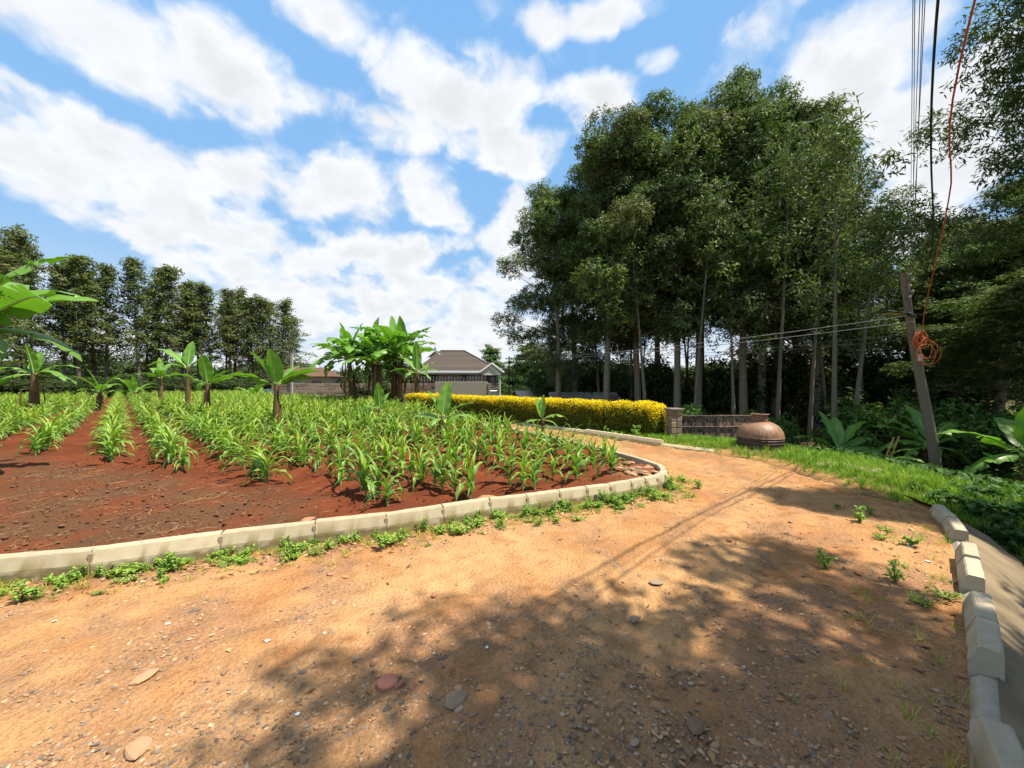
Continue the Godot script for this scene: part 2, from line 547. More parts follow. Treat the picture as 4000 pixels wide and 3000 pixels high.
func road_col(x: float, z: float) -> Color:
	# pale fine dust in the wheel tracks, browner stony ground between them
	var a := nz.get_noise_2d(x * 14.0 + 40.0, z * 14.0)
	var b := nz2.get_noise_2d(x * 30.0, z * 30.0)
	var e := nz.get_noise_2d(x * 90.0, z * 90.0 + 70.0)
	var dust := L(0.50, 0.315, 0.155)
	var clay := L(0.45, 0.245, 0.11)
	var stony := L(0.34, 0.215, 0.13)
	var c := clay.lerp(dust, smoothstep(-0.35, 0.3, a + 0.5 * b))
	var st := smoothstep(0.0, 0.5, -0.5 * a + 0.8 * b + 0.12 + 0.35 * smoothstep(-3.6, -1.8, z))
	c = c.lerp(stony, st * 0.75)
	# packed wheel tracks that follow the bend
	var de := line_d(Vector2(x, z), EDGE, 4, 18)
	var wob := 0.35 * a
	var tr := maxf(exp(-pow((de - 1.55 + wob) / 0.34, 2.0)), exp(-pow((de - 3.1 + wob) / 0.4, 2.0))) * smoothstep(-0.4, 0.1, e + 0.5 * b + 0.25)
	c = c.lerp(L(0.56, 0.37, 0.195), tr * 0.6)
	c = c.lerp(L(0.33, 0.175, 0.085), smoothstep(0.12, 0.42, nz2.get_noise_2d(x * 70.0 + 20.0, z * 70.0) - 0.25 * tr) * 0.45)
	return c * (1.0 + 0.22 * e)

func setting() -> void:
	for k in range(0, 33): road_poly.append(KERB[k])
	road_poly.append(Vector2(-7, -22)); road_poly.append(Vector2(-11, -27)); road_poly.append(Vector2(-14, -32))
	for k in range(EDGE.size() - 2, -1, -1): road_poly.append(EDGE[k])
	road_poly.append(Vector2(-14, 9))
	for k in KERB.size(): field_poly.append(KERB[k])
	for p in [Vector2(-16, -31), Vector2(-26, -48), Vector2(-34, -56), Vector2(-42, -40), Vector2(-46, -28), Vector2(-40, -2.2)]: field_poly.append(p)

	var gx := spans([[-1400, -200, 200], [-200, -60, 20], [-60, -16, 4], [-16, -6, 1], [-6, 1, 0.5], [1, 12, 0.2], [12, 24, 0.6], [24, 60, 4], [60, 200, 20], [200, 1400, 200]])
	var gz := spans([[-1400, -200, 200], [-200, -60, 20], [-60, -24, 2], [-24, -12, 0.5], [-12, -0.5, 0.2], [-0.5, 10, 0.7], [10, 60, 10], [60, 1400, 200]])
	var ground := sheet(gx, gz, func(x: float, z: float):
		var y := gh(x, z)
		var out := beyond(x, z)
		var g := nz2.get_noise_2d(x * 6.0, z * 6.0)
		var e := nz.get_noise_2d(x * 40.0, z * 40.0)
		var c := L(0.105, 0.075, 0.04).lerp(L(0.07, 0.085, 0.025), smoothstep(-0.3, 0.3, g)) * (1.0 + 0.4 * e)
		var far := maxf(absf(x), absf(z))
		if far > 70.0: c = L(0.07, 0.085, 0.03)
		elif out and far < 16.0:
			c = c.lerp(L(0.34, 0.19, 0.09), 1.0 - smoothstep(0.15, 0.7, line_d(Vector2(x, z), EDGE) + 0.5 * e))
		return [y - (0.0 if out else 0.07), c, true])
	one("ground", ground, M.ground, "", "", "", "structure")

	var rx := spans([[-14.2, -6, 0.35], [-6, 5.6, 0.055], [5.6, 6.2, 0.15]])
	var rz := spans([[-33, -15, 0.6], [-15, -8, 0.12], [-8, -1.2, 0.055], [-1.2, 1.0, 0.2], [1.0, 9, 1.0]])
	var road := sheet(rx, rz, func(x: float, z: float):
		var wob := 0.16 * nz.get_noise_2d(x * 60.0, z * 60.0) + 0.12 * nz2.get_noise_2d(x * 20.0, z * 20.0)
		var s := poly_sd(Vector2(x, z), road_poly)
		var y := 0.0
		if s < 0.25 + wob and (x > 2.7 or z < -8.0) and z < -5.2: y = (s - 0.25 - wob) * 0.35
		var rough := 0.022 * nz.get_noise_2d(x * 35.0, z * 35.0) + 0.014 * nz2.get_noise_2d(x * 150.0, z * 150.0) + 0.03 * nz2.get_noise_2d(x * 9.0 + 9.0, z * 9.0)
		# shallow wheel ruts beside the right-hand edge
		var rut := line_d(Vector2(x, z), EDGE, 4, 15)
		rough -= 0.018 * exp(-pow((rut - 1.45) / 0.13, 2.0)) + 0.014 * exp(-pow((rut - 1.1) / 0.1, 2.0))
		return [y + rough * smoothstep(-0.1, 0.3, s) - 0.004, road_col(x, z), s > -0.12])
	one("dirt_road", road, M.road, "", "", "", "structure")

	var fx := spans([[-46, -20, 1.0], [-20, -9, 0.35], [-9, 2.8, 0.07]])
	var fz := spans([[-56, -24, 1.0], [-24, -9.5, 0.3], [-9.5, -2.2, 0.07]])
	var soil := sheet(fx, fz, func(x: float, z: float):
		var s := poly_sd(Vector2(x, z), field_poly)
		var perp: float = -0.70 * x + 0.713 * z
		var bare := bare_patch(x, z)
		var y := 0.12 + 0.025 * cos((perp - 0.15) / 0.8 * TAU) * (1.0 - bare)
		y += 0.045 * nz.get_noise_2d(x * 45.0, z * 45.0) + 0.03 * nz2.get_noise_2d(x * 160.0, z * 160.0) + 0.022 * nz.get_noise_2d(x * 330.0, z * 330.0)
		y += 0.06 * bare * nz2.get_noise_2d(x * 22.0, z * 22.0)
		var a := nz.get_noise_2d(x * 22.0, z * 22.0 + 30.0)
		var c := L(0.185, 0.055, 0.024).lerp(L(0.14, 0.043, 0.02), smoothstep(-0.3, 0.3, a))
		c = c.lerp(L(0.125, 0.068, 0.038), clampf(bare * (0.75 + 0.9 * a), 0.0, 0.95))
		var stony := exp(-pow(Vector2(x - 2.1, z + 6.2).length() / 0.55, 2.0))
		c = c.lerp(L(0.30, 0.16, 0.085), stony * 0.8)
		return [minf(y, 0.19) if s > 0.2 else minf(y, 0.15), c, s > 0.135])
	one("field_soil", soil, M.soil, "", "", "", "structure")

	# concrete apron falling from the right-hand kerb to the ditch
	var mb := MB.new()
	var p := PackedVector3Array()
	var col := PackedColorArray()
	var rows := 0
	for k in range(2, 10):
		var a: Vector2 = EDGE[k]
		var b: Vector2 = EDGE[k + 1]
		for j in 8:
			var q := a.lerp(b, j / 8.0)
			var d := (b - a).normalized()
			var o := Vector2(-d.y, d.x)
			if o.dot(Vector2(1, 0)) < 0: o = -o
			rows += 1
			for m in range(6, -1, -1):
				var t := m / 6.0
				var w := 0.10 + t * (0.50 + 0.03 * nz.get_noise_2d(q.x * 60.0, q.y * 60.0))
				var y := 0.055 - 0.30 * t + 0.012 * nz2.get_noise_2d((q.x + w) * 80.0, q.y * 80.0)
				if m == 6: y -= 0.16
				p.append(Vector3(q.x + o.x * w, y, q.y + o.y * w))
				var e := nz.get_noise_2d((q.x + w) * 50.0, q.y * 50.0)
				col.append(L(0.19, 0.15, 0.10) * (1.0 + 0.6 * e))
	mb.grid(7, rows, p, col)
	one("drain_apron", mb, M.concrete, "", "", "", "structure")

func bare_patch(x: float, z: float) -> float:
	# the strip of unplanted brown earth in front of the rows
	var line := -4.55 + (x + 2.0) * 0.39
	return smoothstep(-0.5, 0.35, z - line + 0.35 * nz.get_noise_2d(x * 30.0, z * 30.0)) * (1.0 - smoothstep(-2.6, -1.9, x))

# ---------------------------------------------------------------- plants
func blade(w: float, petiole: float, elev: float, droop: float, bend: float, tears: int, fold: float, wave: float, taper: float, col: Color) -> Array:
	# a leaf one unit long that starts along +z: [blade, midrib]
	var N := 40
	var pts := []
	var nor := []
	var p := Vector3.ZERO
	for k in N + 1:
		var s := float(k) / N
		var th := deg_to_rad(elev - droop * pow(s, bend))
		pts.append(p)
		nor.append(Vector3(0, cos(th), -sin(th)))
		p += Vector3(0, sin(th), cos(th)) / N
	var at := func(s: float) -> Array:
		var f := clampf(s, 0.0, 1.0) * N
		var a := mini(int(f), N - 1)
		return [pts[a].lerp(pts[a + 1], f - a), nor[a].lerp(nor[a + 1], f - a).normalized()]
	var wid := func(s: float) -> float:
		if s < petiole: return 0.012
		var u := (s - petiole) / (1.0 - petiole)
		if taper > 0.0: return maxf(0.002, w * 0.5 * pow(1.0 - u, taper) * minf(1.0, 0.55 + u * 4.0))
		return maxf(0.004, w * 0.5 * pow(maxf(sin(PI * pow(u, 0.72)), 0.0), 0.62))
	var mb := MB.new()
	var ph := R(0, TAU)
	for sg in [-1.0, 1.0]:
		var cuts := [petiole * 0.8]
		var list := []
		for k in tears: list.append(R(petiole + 0.12, 0.96))
		list.sort()
		for q in list:
			if q - cuts[-1] > 0.03: cuts.append(q)
		cuts.append(1.0)
		for k in cuts.size() - 1:
			var a: float = cuts[k]
			var b: float = cuts[k + 1]
			var n := maxi(3, int((b - a) * (22 if tears > 0 else 20)))
			var lob := fold - (R(-8, 38) if tears > 0 else 0.0)
			var g := PackedVector3Array()
			var cc := PackedColorArray()
			var tint := R(0.92, 1.08) if tears > 0 else 1.0
			for j in n + 1:
				for m in 4:
					var mm := m / 3.0
					var s := lerpf(a, b, float(j) / n)
					if tears > 0:
						s = lerpf(s, (a + b) / 2.0 + 0.02, 0.16 * mm * mm)
					var r: Array = at.call(s)
					var ww: float = wid.call(s)
					var ang := deg_to_rad(fold * (1.0 - mm) + lob * mm)
					var q: Vector3 = r[0] + Vector3(sg * sin(PI / 2 - ang) * ww * mm, 0, 0) + r[1] * (sin(ang) * ww * mm)
					q += r[1] * (wave * mm * mm * ww * sin(s * 24.0 + ph + sg) )
					g.append(q)
					cc.append(col * tint * (1.0 + (0.1 if m == 0 else 0.0)))
			mb.grid(4, n + 1, g, cc)
	var rib := MB.new()
	var rp := []
	var rr := []
	for k in range(0, 11):
		var s := k / 10.0 * 0.97
		var r: Array = at.call(s)
		rp.append(r[0] - r[1] * 0.006)
		rr.append(lerpf(0.018, 0.003, s) * (1.0 if w > 0.15 else 0.35))
	rib.tube(rp, rr, 5, L(0.30, 0.42, 0.12))
	return [mb, rib]

var maize_leaves := []
var maize_stalk: MB
func maize_leaf_spots(sd: int) -> Array:
	rng.seed = 900 + sd
	var out := []
	var n := rng.randi_range(8, 10)
	var az := R(0, TAU)
	for k in n:
		var t := float(k) / (n - 1)
		var h := lerpf(0.05, 0.27, t)
		var ln := lerpf(0.28, 0.52, sin(PI * (0.12 + 0.66 * t))) * R(0.9, 1.1)
		var v := rng.randi_range(0, 2) if t < 0.6 else (3 if t < 0.85 else 4)
		var b := Basis(Vector3.UP, az + PI * k + R(-0.35, 0.35)) * Basis(Vector3.RIGHT, R(-0.12, 0.12))
		out.append([v + 5 * ((sd * 2 + (1 if rng.randf() < 0.2 else 0)) % 3), Transform3D(b * Basis.from_scale(Vector3(ln * R(0.95, 1.25), ln, ln)), Vector3(0, h, 0))])
	return out

func make_maize() -> void:
	rng.seed = 71
	var g := L(0.175, 0.315, 0.055)
	for tone in [L(1, 1, 1), L(0.72, 0.82, 0.9), L(1.16, 1.06, 0.9)]:
		maize_leaves += maize_set(g, tone)
	maize_stalk = MB.new()
	maize_stalk.tube([Vector3(0, -0.05, 0), Vector3(0.002, 0.1, 0), Vector3(-0.003, 0.2, 0.002), Vector3(0, 0.31, 0)], [0.015, 0.014, 0.012, 0.006], 7, L(0.16, 0.27, 0.08))

func maize_set(g0: Color, tone: Color) -> Array:
	var g := g0 * tone
	return [blade(0.16, 0.0, 62, 150, 1.1, 0, 16, 0.4, 0.75, g), blade(0.15, 0.0, 55, 165, 1.0, 0, 18, 0.45, 0.7, g * 0.92), blade(0.165, 0.0, 66, 135, 1.3, 0, 14, 0.4, 0.75, g * 1.05), blade(0.16, 0.0, 72, 120, 1.5, 0, 22, 0.3, 0.75, L(0.21, 0.36, 0.06) * tone), blade(0.14, 0.0, 80, 75, 1.8, 0, 34, 0.2, 0.8, L(0.25, 0.40, 0.065) * tone)]

var banana_leaves := []
func make_banana_leaves() -> void:
	rng.seed = 44
	var g := L(0.17, 0.34, 0.05)
	for d in [[72, 18, 1.6, 0, 14], [62, 45, 1.5, 0, 10], [55, 80, 1.5, 2, 8], [50, 95, 1.3, 7, 4], [60, 70, 1.5, 14, 2], [40, 110, 1.2, 12, 0], [80, 10, 1.5, 0, 22], [56, 60, 1.4, 4, 8]]:
		# starts level; each leaf is pitched up where it is used
		var pair := blade(0.30 if d[3] < 10 else 0.27, 0.14, 0, d[1], d[2], d[3], d[4], 0.10, 0.0, g * R(0.92, 1.08))
		banana_leaves.append([pair[0].mesh(), pair[1].mesh()])

func banana(called: String, label: String, at: Vector3, stem_h: float, stem_r: float, leaves: Array, group := "", dead := 0, lean := Vector2.ZERO, tint := 0) -> Node3D:
	# leaves: [azimuth, pitch, length, width, kind]; azimuth 0 is to the right, 90 away from the camera
	var o := thing(called, label, "banana plant", at, 0.0, group)
	var top := Vector3(lean.x, stem_h, lean.y)
	var st := MB.new()
	var pts := []
	var rad := []
	for k in 8:
		var t := k / 7.0
		pts.append(Vector3(lean.x * t * t, stem_h * t * 1.03 - 0.12 * (1.0 - t), lean.y * t * t))
		rad.append(stem_r * lerpf(1.25, 0.55, t) * (1.0 + 0.06 * sin(k * 2.1)))
	st.tube(pts, rad, 10, L(0.15, 0.11, 0.06), 0.06)
	part(o, "pseudostem", st, M.bark)
	# old leaf sheaths wrapped round the stem
	for k in 4:
		var sh := MB.new()
		var a := R(0, TAU)
		var t := R(0.3, 0.85)
		var b := Vector3(lean.x * t * t, stem_h * t, lean.y * t * t)
		var q := b + Vector3(cos(a), 0, sin(a)) * stem_r * lerpf(1.2, 0.6, t)
		sh.tube([b + Vector3(cos(a), 0, sin(a)) * stem_r * 0.6 - Vector3(0, 0.25 * stem_h, 0), q, q + Vector3(cos(a) * 0.03, 0.12, sin(a) * 0.03)], [stem_r * 0.55, stem_r * 0.4, 0.01], 6, L(0.24, 0.15, 0.07))
		part(o, "sheath", sh, M.bark)
	for l in leaves:
		var a := deg_to_rad(l[0])
		var b := Basis(Vector3.UP, a + PI / 2) * Basis(Vector3.RIGHT, -deg_to_rad(l[1])) * Basis(Vector3.BACK, deg_to_rad(R(-14, 14) if l.size() < 6 else l[5]))
		var kind: int = l[4]
		var ln: float = l[2]
		var xf := Transform3D(b * Basis.from_scale(Vector3(ln * l[3], ln, ln)), top - Vector3(0, 0.05, 0))
		var m := part(o, "leaf", banana_leaves[kind][0], M.banana_leaf, xf)
		part(m, "midrib", banana_leaves[kind][1], M.stem)
	for k in dead:
		var a := R(0, TAU)
		var mb := MB.new()
		var s := stem_h * R(0.6, 0.98)
		var q := Vector3(lean.x * 0.7, s, lean.y * 0.7) + Vector3(cos(a), 0, sin(a)) * stem_r * 0.7
		var d := Vector3(cos(a), 0, sin(a))
		var w := R(0.04, 0.11)
		var ln := minf(R(0.9, 1.9), s - 0.1)
		var sd := d.cross(Vector3.UP) * w
		var outw := R(0.08, 0.42)
		var pr := [q, q + d * outw + Vector3(0, -0.1, 0), q + d * (outw + 0.06) + Vector3(0, -ln * 0.6, 0), q + d * R(0.1, 0.4) + Vector3(R(-0.1, 0.1), -ln, R(-0.1, 0.1))]
		var c := L(0.14, 0.085, 0.045) * R(0.7, 1.6)
		for j in 3:
			var w0: float = [0.15, 0.8, 1.0, 0.3][j]
			var w1: float = [0.15, 0.8, 1.0, 0.3][j + 1]
			mb.quad(pr[j] - sd * w0, pr[j] - d * 0.03, pr[j + 1] - d * 0.03, pr[j + 1] - sd * w1, c)
			mb.quad(pr[j] - d * 0.03, pr[j] + sd * w0, pr[j + 1] + sd * w1, pr[j + 1] - d * 0.03, c * 0.9)
		part(o, "dead_leaf", mb, M.dry)
	return o

func some_leaves(n: int, ln: float, kinds: Array, up := 1) -> Array:
	var out := []
	var a := R(0, 360)
	for k in n:
		var t := float(k) / maxf(1.0, n - 1)
		out.append([a + k * 137.5 + R(-15, 15), lerpf(28, 66, t) + R(-8, 8), ln * R(0.85, 1.1), R(0.9, 1.15), kinds[rng.randi() % kinds.size()]])
	for k in up:
		out.append([R(0, 360), R(76, 86), ln * R(0.8, 0.95), R(0.8, 1.0), 0])
	return out

func rdir() -> Vector3:
	var z := R(-1, 1)
	var a := R(0, TAU)
	var r := sqrt(1.0 - z * z)
	return Vector3(r * cos(a), z, r * sin(a))

func clump(mb: MB, c: Vector3, r: float, flat: float, sprays: int, leaves: int, ll: float, lw: float, droop: float, cols: Array, twig: MB = null) -> void:
	var base: Color = cols[rng.randi() % cols.size()]
	for k in sprays:
		var d := rdir()
		if d.y < -0.2 and rng.randf() < 0.45: d.y = -d.y
		var q := c + Vector3(d.x, d.y * flat, d.z) * r * pow(rng.randf(), 0.3)
		var dir := (d + Vector3(0, 0.25 - droop, 0)).normalized()
		var col := base.lerp(cols[rng.randi() % cols.size()], 0.5)
		for j in leaves:
			var nn := (d * 0.7 + Vector3(0, 0.45, 0) + rdir() * 0.8).normalized()
			var ld := rdir() + Vector3(0, -droop, 0)
			ld = (ld - nn * ld.dot(nn)).normalized()
			var o := q + dir * (ll * 0.14 * (j - leaves * 0.5)) + rdir() * ll * 0.55
			mb.leaf(o, ld, nn, ll * R(0.75, 1.25), lw * R(0.8, 1.2), col * R(0.75, 1.25))

func tree(sd: int, p: Dictionary) -> Dictionary:
	# trunk, limbs and crown of one tree standing at the origin
	rng.seed = sd
	var h: float = p.h
	var tr := MB.new()
	var cr := MB.new()
	var pts := []
	var rad := []
	var lean: Vector2 = Vector2(R(-1, 1), R(-1, 1)) * p.get("lean", 0.5)
	var ph := R(0, TAU)
	for k in 13:
		var t := k / 12.0
		pts.append(Vector3(lean.x * t * t + sin(t * 5.0 + ph) * 0.03 * h * 0.2, h * 0.97 * t - 0.3 * (1.0 - t), lean.y * t * t + cos(t * 4.0 + ph) * 0.03 * h * 0.2))
		rad.append(p.r * (lerpf(1.0, 0.12, pow(t, 0.9)) + (0.25 if k == 0 else 0.0)))
	tr.tube(pts, rad, 9, p.bark, 0.03)
	var lb := MB.new()
	var n: int = p.limbs
	for k in n:
		var t := lerpf(p.from, 0.99, pow((k + R(0, 0.8)) / n, p.get("even", 0.85)))
		var f := t * 12.0
		var a := mini(int(f), 11)
		var s: Vector3 = pts[a].lerp(pts[a + 1], f - a)
		var az := k * 2.399963 + R(-0.5, 0.5)
		var u: float = (t - p.from) / (1.0 - p.from)
		var reach := 0.0
		var el := 0.0
		if p.shape == 0:      # broad, round-headed
			reach = p.reach * (0.45 + 0.75 * sin(PI * (0.18 + 0.72 * u))) * R(0.6, 1.15)
			el = lerpf(0.25, 1.0, u)
		elif p.shape == 1:    # narrow column
			reach = p.reach * (1.0 - 0.72 * u * u) * R(0.5, 1.2)
			el = lerpf(0.3, 0.9, u)
		else:                 # flat tiers
			t = p.from + (1.0 - p.from) * (floor(u * p.tiers) / p.tiers)
			f = t * 12.0
			a = mini(int(f), 11)
			s = pts[a].lerp(pts[a + 1], f - a)
			reach = p.reach * (1.0 - 0.72 * (t - p.from) / (1.0 - p.from)) * R(0.65, 1.15)
			el = 0.12
		var d := Vector3(cos(az) * cos(el), sin(el), sin(az) * cos(el))
		var e := s + d * reach
		var mid := s.lerp(e, 0.5) + Vector3(0, reach * 0.06, 0)
		lb.tube([s, mid, e], [p.r * lerpf(0.34, 0.12, u), p.r * 0.14, p.r * 0.04], 5, p.bark * 0.8)
		for j in p.clumps:
			var w := lerpf(0.42, 1.05, float(j) / maxf(1.0, p.clumps - 1.0)) if p.clumps > 1 else 0.9
			var c: Vector3 = s.lerp(e, w) + rdir() * p.cr * 0.5
			clump(cr, c, p.cr * R(0.7, 1.2) * (1.0 if p.shape != 2 else 0.7 + 0.4 * w), p.flat, p.sprays, p.leaves, p.ll, p.lw, p.droop, p.cols)
	for j in 4:
		clump(cr, pts[12] + Vector3(R(-0.3, 0.3), R(-0.9, 0.1), R(-0.3, 0.3)), p.cr * 0.8, p.flat, p.sprays, p.leaves, p.ll, p.lw, p.droop, p.cols)
	return {"trunk": tr.mesh(), "limbs": lb.mesh(), "crown": cr.mesh(), "leafmat": p.leafmat, "h": h}

func plant_tree(t: Dictionary, called: String, label: String, category: String, at: Vector3, turn: float, sc: Vector3, group := "") -> Node3D:
	var o := thing(called, label, category, at, 0.0, group)
	o.transform = Transform3D(Basis(Vector3.UP, turn) * Basis.from_scale(sc), at)
	part(o, "trunk", t.trunk, M.bark)
	part(o, "branches", t.limbs, M.bark)
	part(o, "crown", t.crown, t.leafmat)
	return o

func bush_mesh(sd: int, r: float, h: float, n: int, ll: float, lw: float, cols: Array, droop := 0.1) -> Array:
	rng.seed = sd
	var mb := MB.new()
	var st := MB.new()
	for k in n:
		var a := R(0, TAU)
		var d := sqrt(rng.randf()) * r
		var y := h * R(0.18, 0.92) * (1.0 - 0.35 * d / r)
		var c := Vector3(cos(a) * d, y, sin(a) * d)
		st.tube([Vector3(cos(a) * d * 0.2, -0.1, sin(a) * d * 0.2), c * Vector3(0.7, 0.6, 0.7), c], [0.02, 0.014, 0.005], 4, L(0.12, 0.09, 0.05))
		clump(mb, c, 0.24 * h * R(0.7, 1.2), 0.8, 26, 6, ll, lw, droop, cols)
	return [mb.mesh(), st.mesh()]

func bush(b: Array, called: String, label: String, category: String, at: Vector3, turn: float, sc: Vector3, group := "") -> Node3D:
	var o := thing(called, label, category, at, 0.0, group)
	o.transform = Transform3D(Basis(Vector3.UP, turn) * Basis.from_scale(sc), at)
	part(o, "stems", b[1], M.bark)
	part(o, "foliage", b[0], M.leaf)
	return o

func tuft(sd: int, blades: int, h: float, spread: float, w: float, col: Color) -> MB:
	rng.seed = sd
	var mb := MB.new()
	for k in blades:
		var a := R(0, TAU)
		var d := Vector3(cos(a), 0, sin(a))
		var o := d * R(0, spread * 0.4)
		var hh := h * R(0.5, 1.1)
		var t := o + d * spread * R(0.2, 1.0) + Vector3(0, hh, 0)
		var m := o.lerp(t, 0.5) + Vector3(0, hh * 0.16, 0)
		var sd2 := d.cross(Vector3.UP) * w * 0.5
		var c := col * R(0.75, 1.3)
		mb.quad(o - sd2, o + sd2, m + sd2 * 0.8, m - sd2 * 0.8, c)
		mb.tri(m - sd2 * 0.8, m + sd2 * 0.8, t, c)
	return mb

func weed(sd: int, n: int, r: float, h: float, ll: float, lw: float, col: Color) -> Array:
	rng.seed = sd
	var mb := MB.new()
	var st := MB.new()
	for k in n:
		var a := R(0, TAU)
		var e := Vector3(cos(a) * r * R(0.2, 1.0), h * R(0.35, 1.0), sin(a) * r * R(0.2, 1.0))
		st.tube([Vector3(0, -0.02, 0), e * Vector3(0.4, 0.6, 0.4), e], [0.003, 0.0025, 0.0015], 4, L(0.10, 0.16, 0.05))
		for j in 9:
			var t := R(0.3, 1.0)
			var d := (rdir() + Vector3(0, 0.2, 0)).normalized()
			var nn := (Vector3.UP + rdir() * 0.7).normalized()
			mb.leaf(e * t + rdir() * 0.01, (d - nn * d.dot(nn)).normalized(), nn, ll * R(0.6, 1.2), lw * R(0.7, 1.2), col * R(0.7, 1.3))
	return [mb.mesh(), st.mesh()]

func rock(sd: int, flat := 0.6) -> MB:
	rng.seed = sd
	var mb := MB.new()
	var t := (1.0 + sqrt(5.0)) / 2.0
	var vs := []
	for q in [[-1, t, 0], [1, t, 0], [-1, -t, 0], [1, -t, 0], [0, -1, t], [0, 1, t], [0, -1, -t], [0, 1, -t], [t, 0, -1], [t, 0, 1], [-t, 0, -1], [-t, 0, 1]]:
		var d := Vector3(q[0], q[1], q[2]).normalized() * R(0.72, 1.15)
		vs.append(Vector3(d.x * R(0.85, 1.15), d.y * flat, d.z))
	for f in [[0, 11, 5], [0, 5, 1], [0, 1, 7], [0, 7, 10], [0, 10, 11], [1, 5, 9], [5, 11, 4], [11, 10, 2], [10, 7, 6], [7, 1, 8], [3, 9, 4], [3, 4, 2], [3, 2, 6], [3, 6, 8], [3, 8, 9], [4, 9, 5], [2, 4, 11], [6, 2, 10], [8, 6, 7], [9, 8, 1]]:
		var a: Vector3 = vs[f[0]]
		var b: Vector3 = vs[f[1]]
		var c: Vector3 = vs[f[2]]
		var ab := (a + b) * 0.5 * 1.06
		var bc := (b + c) * 0.5 * 1.06
		var ca := (c + a) * 0.5 * 1.06
		var m := Vector3.ZERO
		for z in [[a, ab, ca], [ab, b, bc], [ca, bc, c], [ab, bc, ca]]:
			mb.out_tri(z, m, Color.WHITE)
	return mb

# ---------------------------------------------------------------- built things
func kerb_block(a: Vector2, b: Vector2, y0: float, y1: float, depth: float, col: Color, gap := 0.006, stain := 0.0) -> MB:
	# a to b along the front foot, the body to the left of that direction; chamfered front arris
	var mb := MB.new()
	var d := (b - a).normalized()
	var o := Vector2(d.y, -d.x)    # into the field for the field kerb
	a += d * gap
	b -= d * gap
	var hh := y1 - y0
	var prof := [Vector2(0, 0), Vector2(0, hh * 0.33), Vector2(0.0, hh * 0.41), Vector2(0, hh * 0.49), Vector2(0, hh * 0.57), Vector2(0.002, hh * 0.65), Vector2(0.036, hh - 0.010), Vector2(0.046, hh), Vector2(depth - 0.01, hh), Vector2(depth, hh - 0.01), Vector2(depth, 0)]
	var n := maxi(2, int((b - a).length() / 0.03))
	var shade := func(q: Vector3, j: int) -> Color:
		var c := col * (1.0 + 0.10 * nz.get_noise_3d(q.x * 70.0, q.y * 200.0, q.z * 70.0))
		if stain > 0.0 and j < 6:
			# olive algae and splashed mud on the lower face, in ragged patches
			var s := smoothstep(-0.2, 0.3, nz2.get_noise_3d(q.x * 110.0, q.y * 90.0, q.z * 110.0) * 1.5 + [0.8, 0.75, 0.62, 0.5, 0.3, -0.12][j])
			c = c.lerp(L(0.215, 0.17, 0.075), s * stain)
		return c
	for k in n:
		var q0 := a.lerp(b, float(k) / n)
		var q1 := a.lerp(b, float(k + 1) / n)
		for j in prof.size() - 1:
			var r := []
			for z in [[q0, prof[j]], [q1, prof[j]], [q1, prof[j + 1]], [q0, prof[j + 1]]]:
				var q: Vector2 = z[0] + o * z[1].x
				var chip := 0.004 * nz.get_noise_3d(q.x * 160.0, z[1].y * 300.0, q.y * 160.0)
				r.append(Vector3(q.x + o.x * chip, y0 + z[1].y + chip, q.y + o.y * chip))
			mb.quad4(r, [shade.call(r[0], j), shade.call(r[1], j), shade.call(r[2], j + 1), shade.call(r[3], j + 1)])
	for e in [[a, -1.0], [b, 1.0]]:
		var m := Vector3.ZERO
		var ring := []
		for z in prof:
			var q: Vector2 = e[0] + o * z.x
			ring.append(Vector3(q.x, y0 + z.y, q.y)); m += ring[-1] / prof.size()
		for j in prof.size():
			mb.out_tri([ring[j], ring[(j + 1) % prof.size()], m], m - Vector3(d.x, 0, d.y) * e[1], col * 0.95)
	return mb

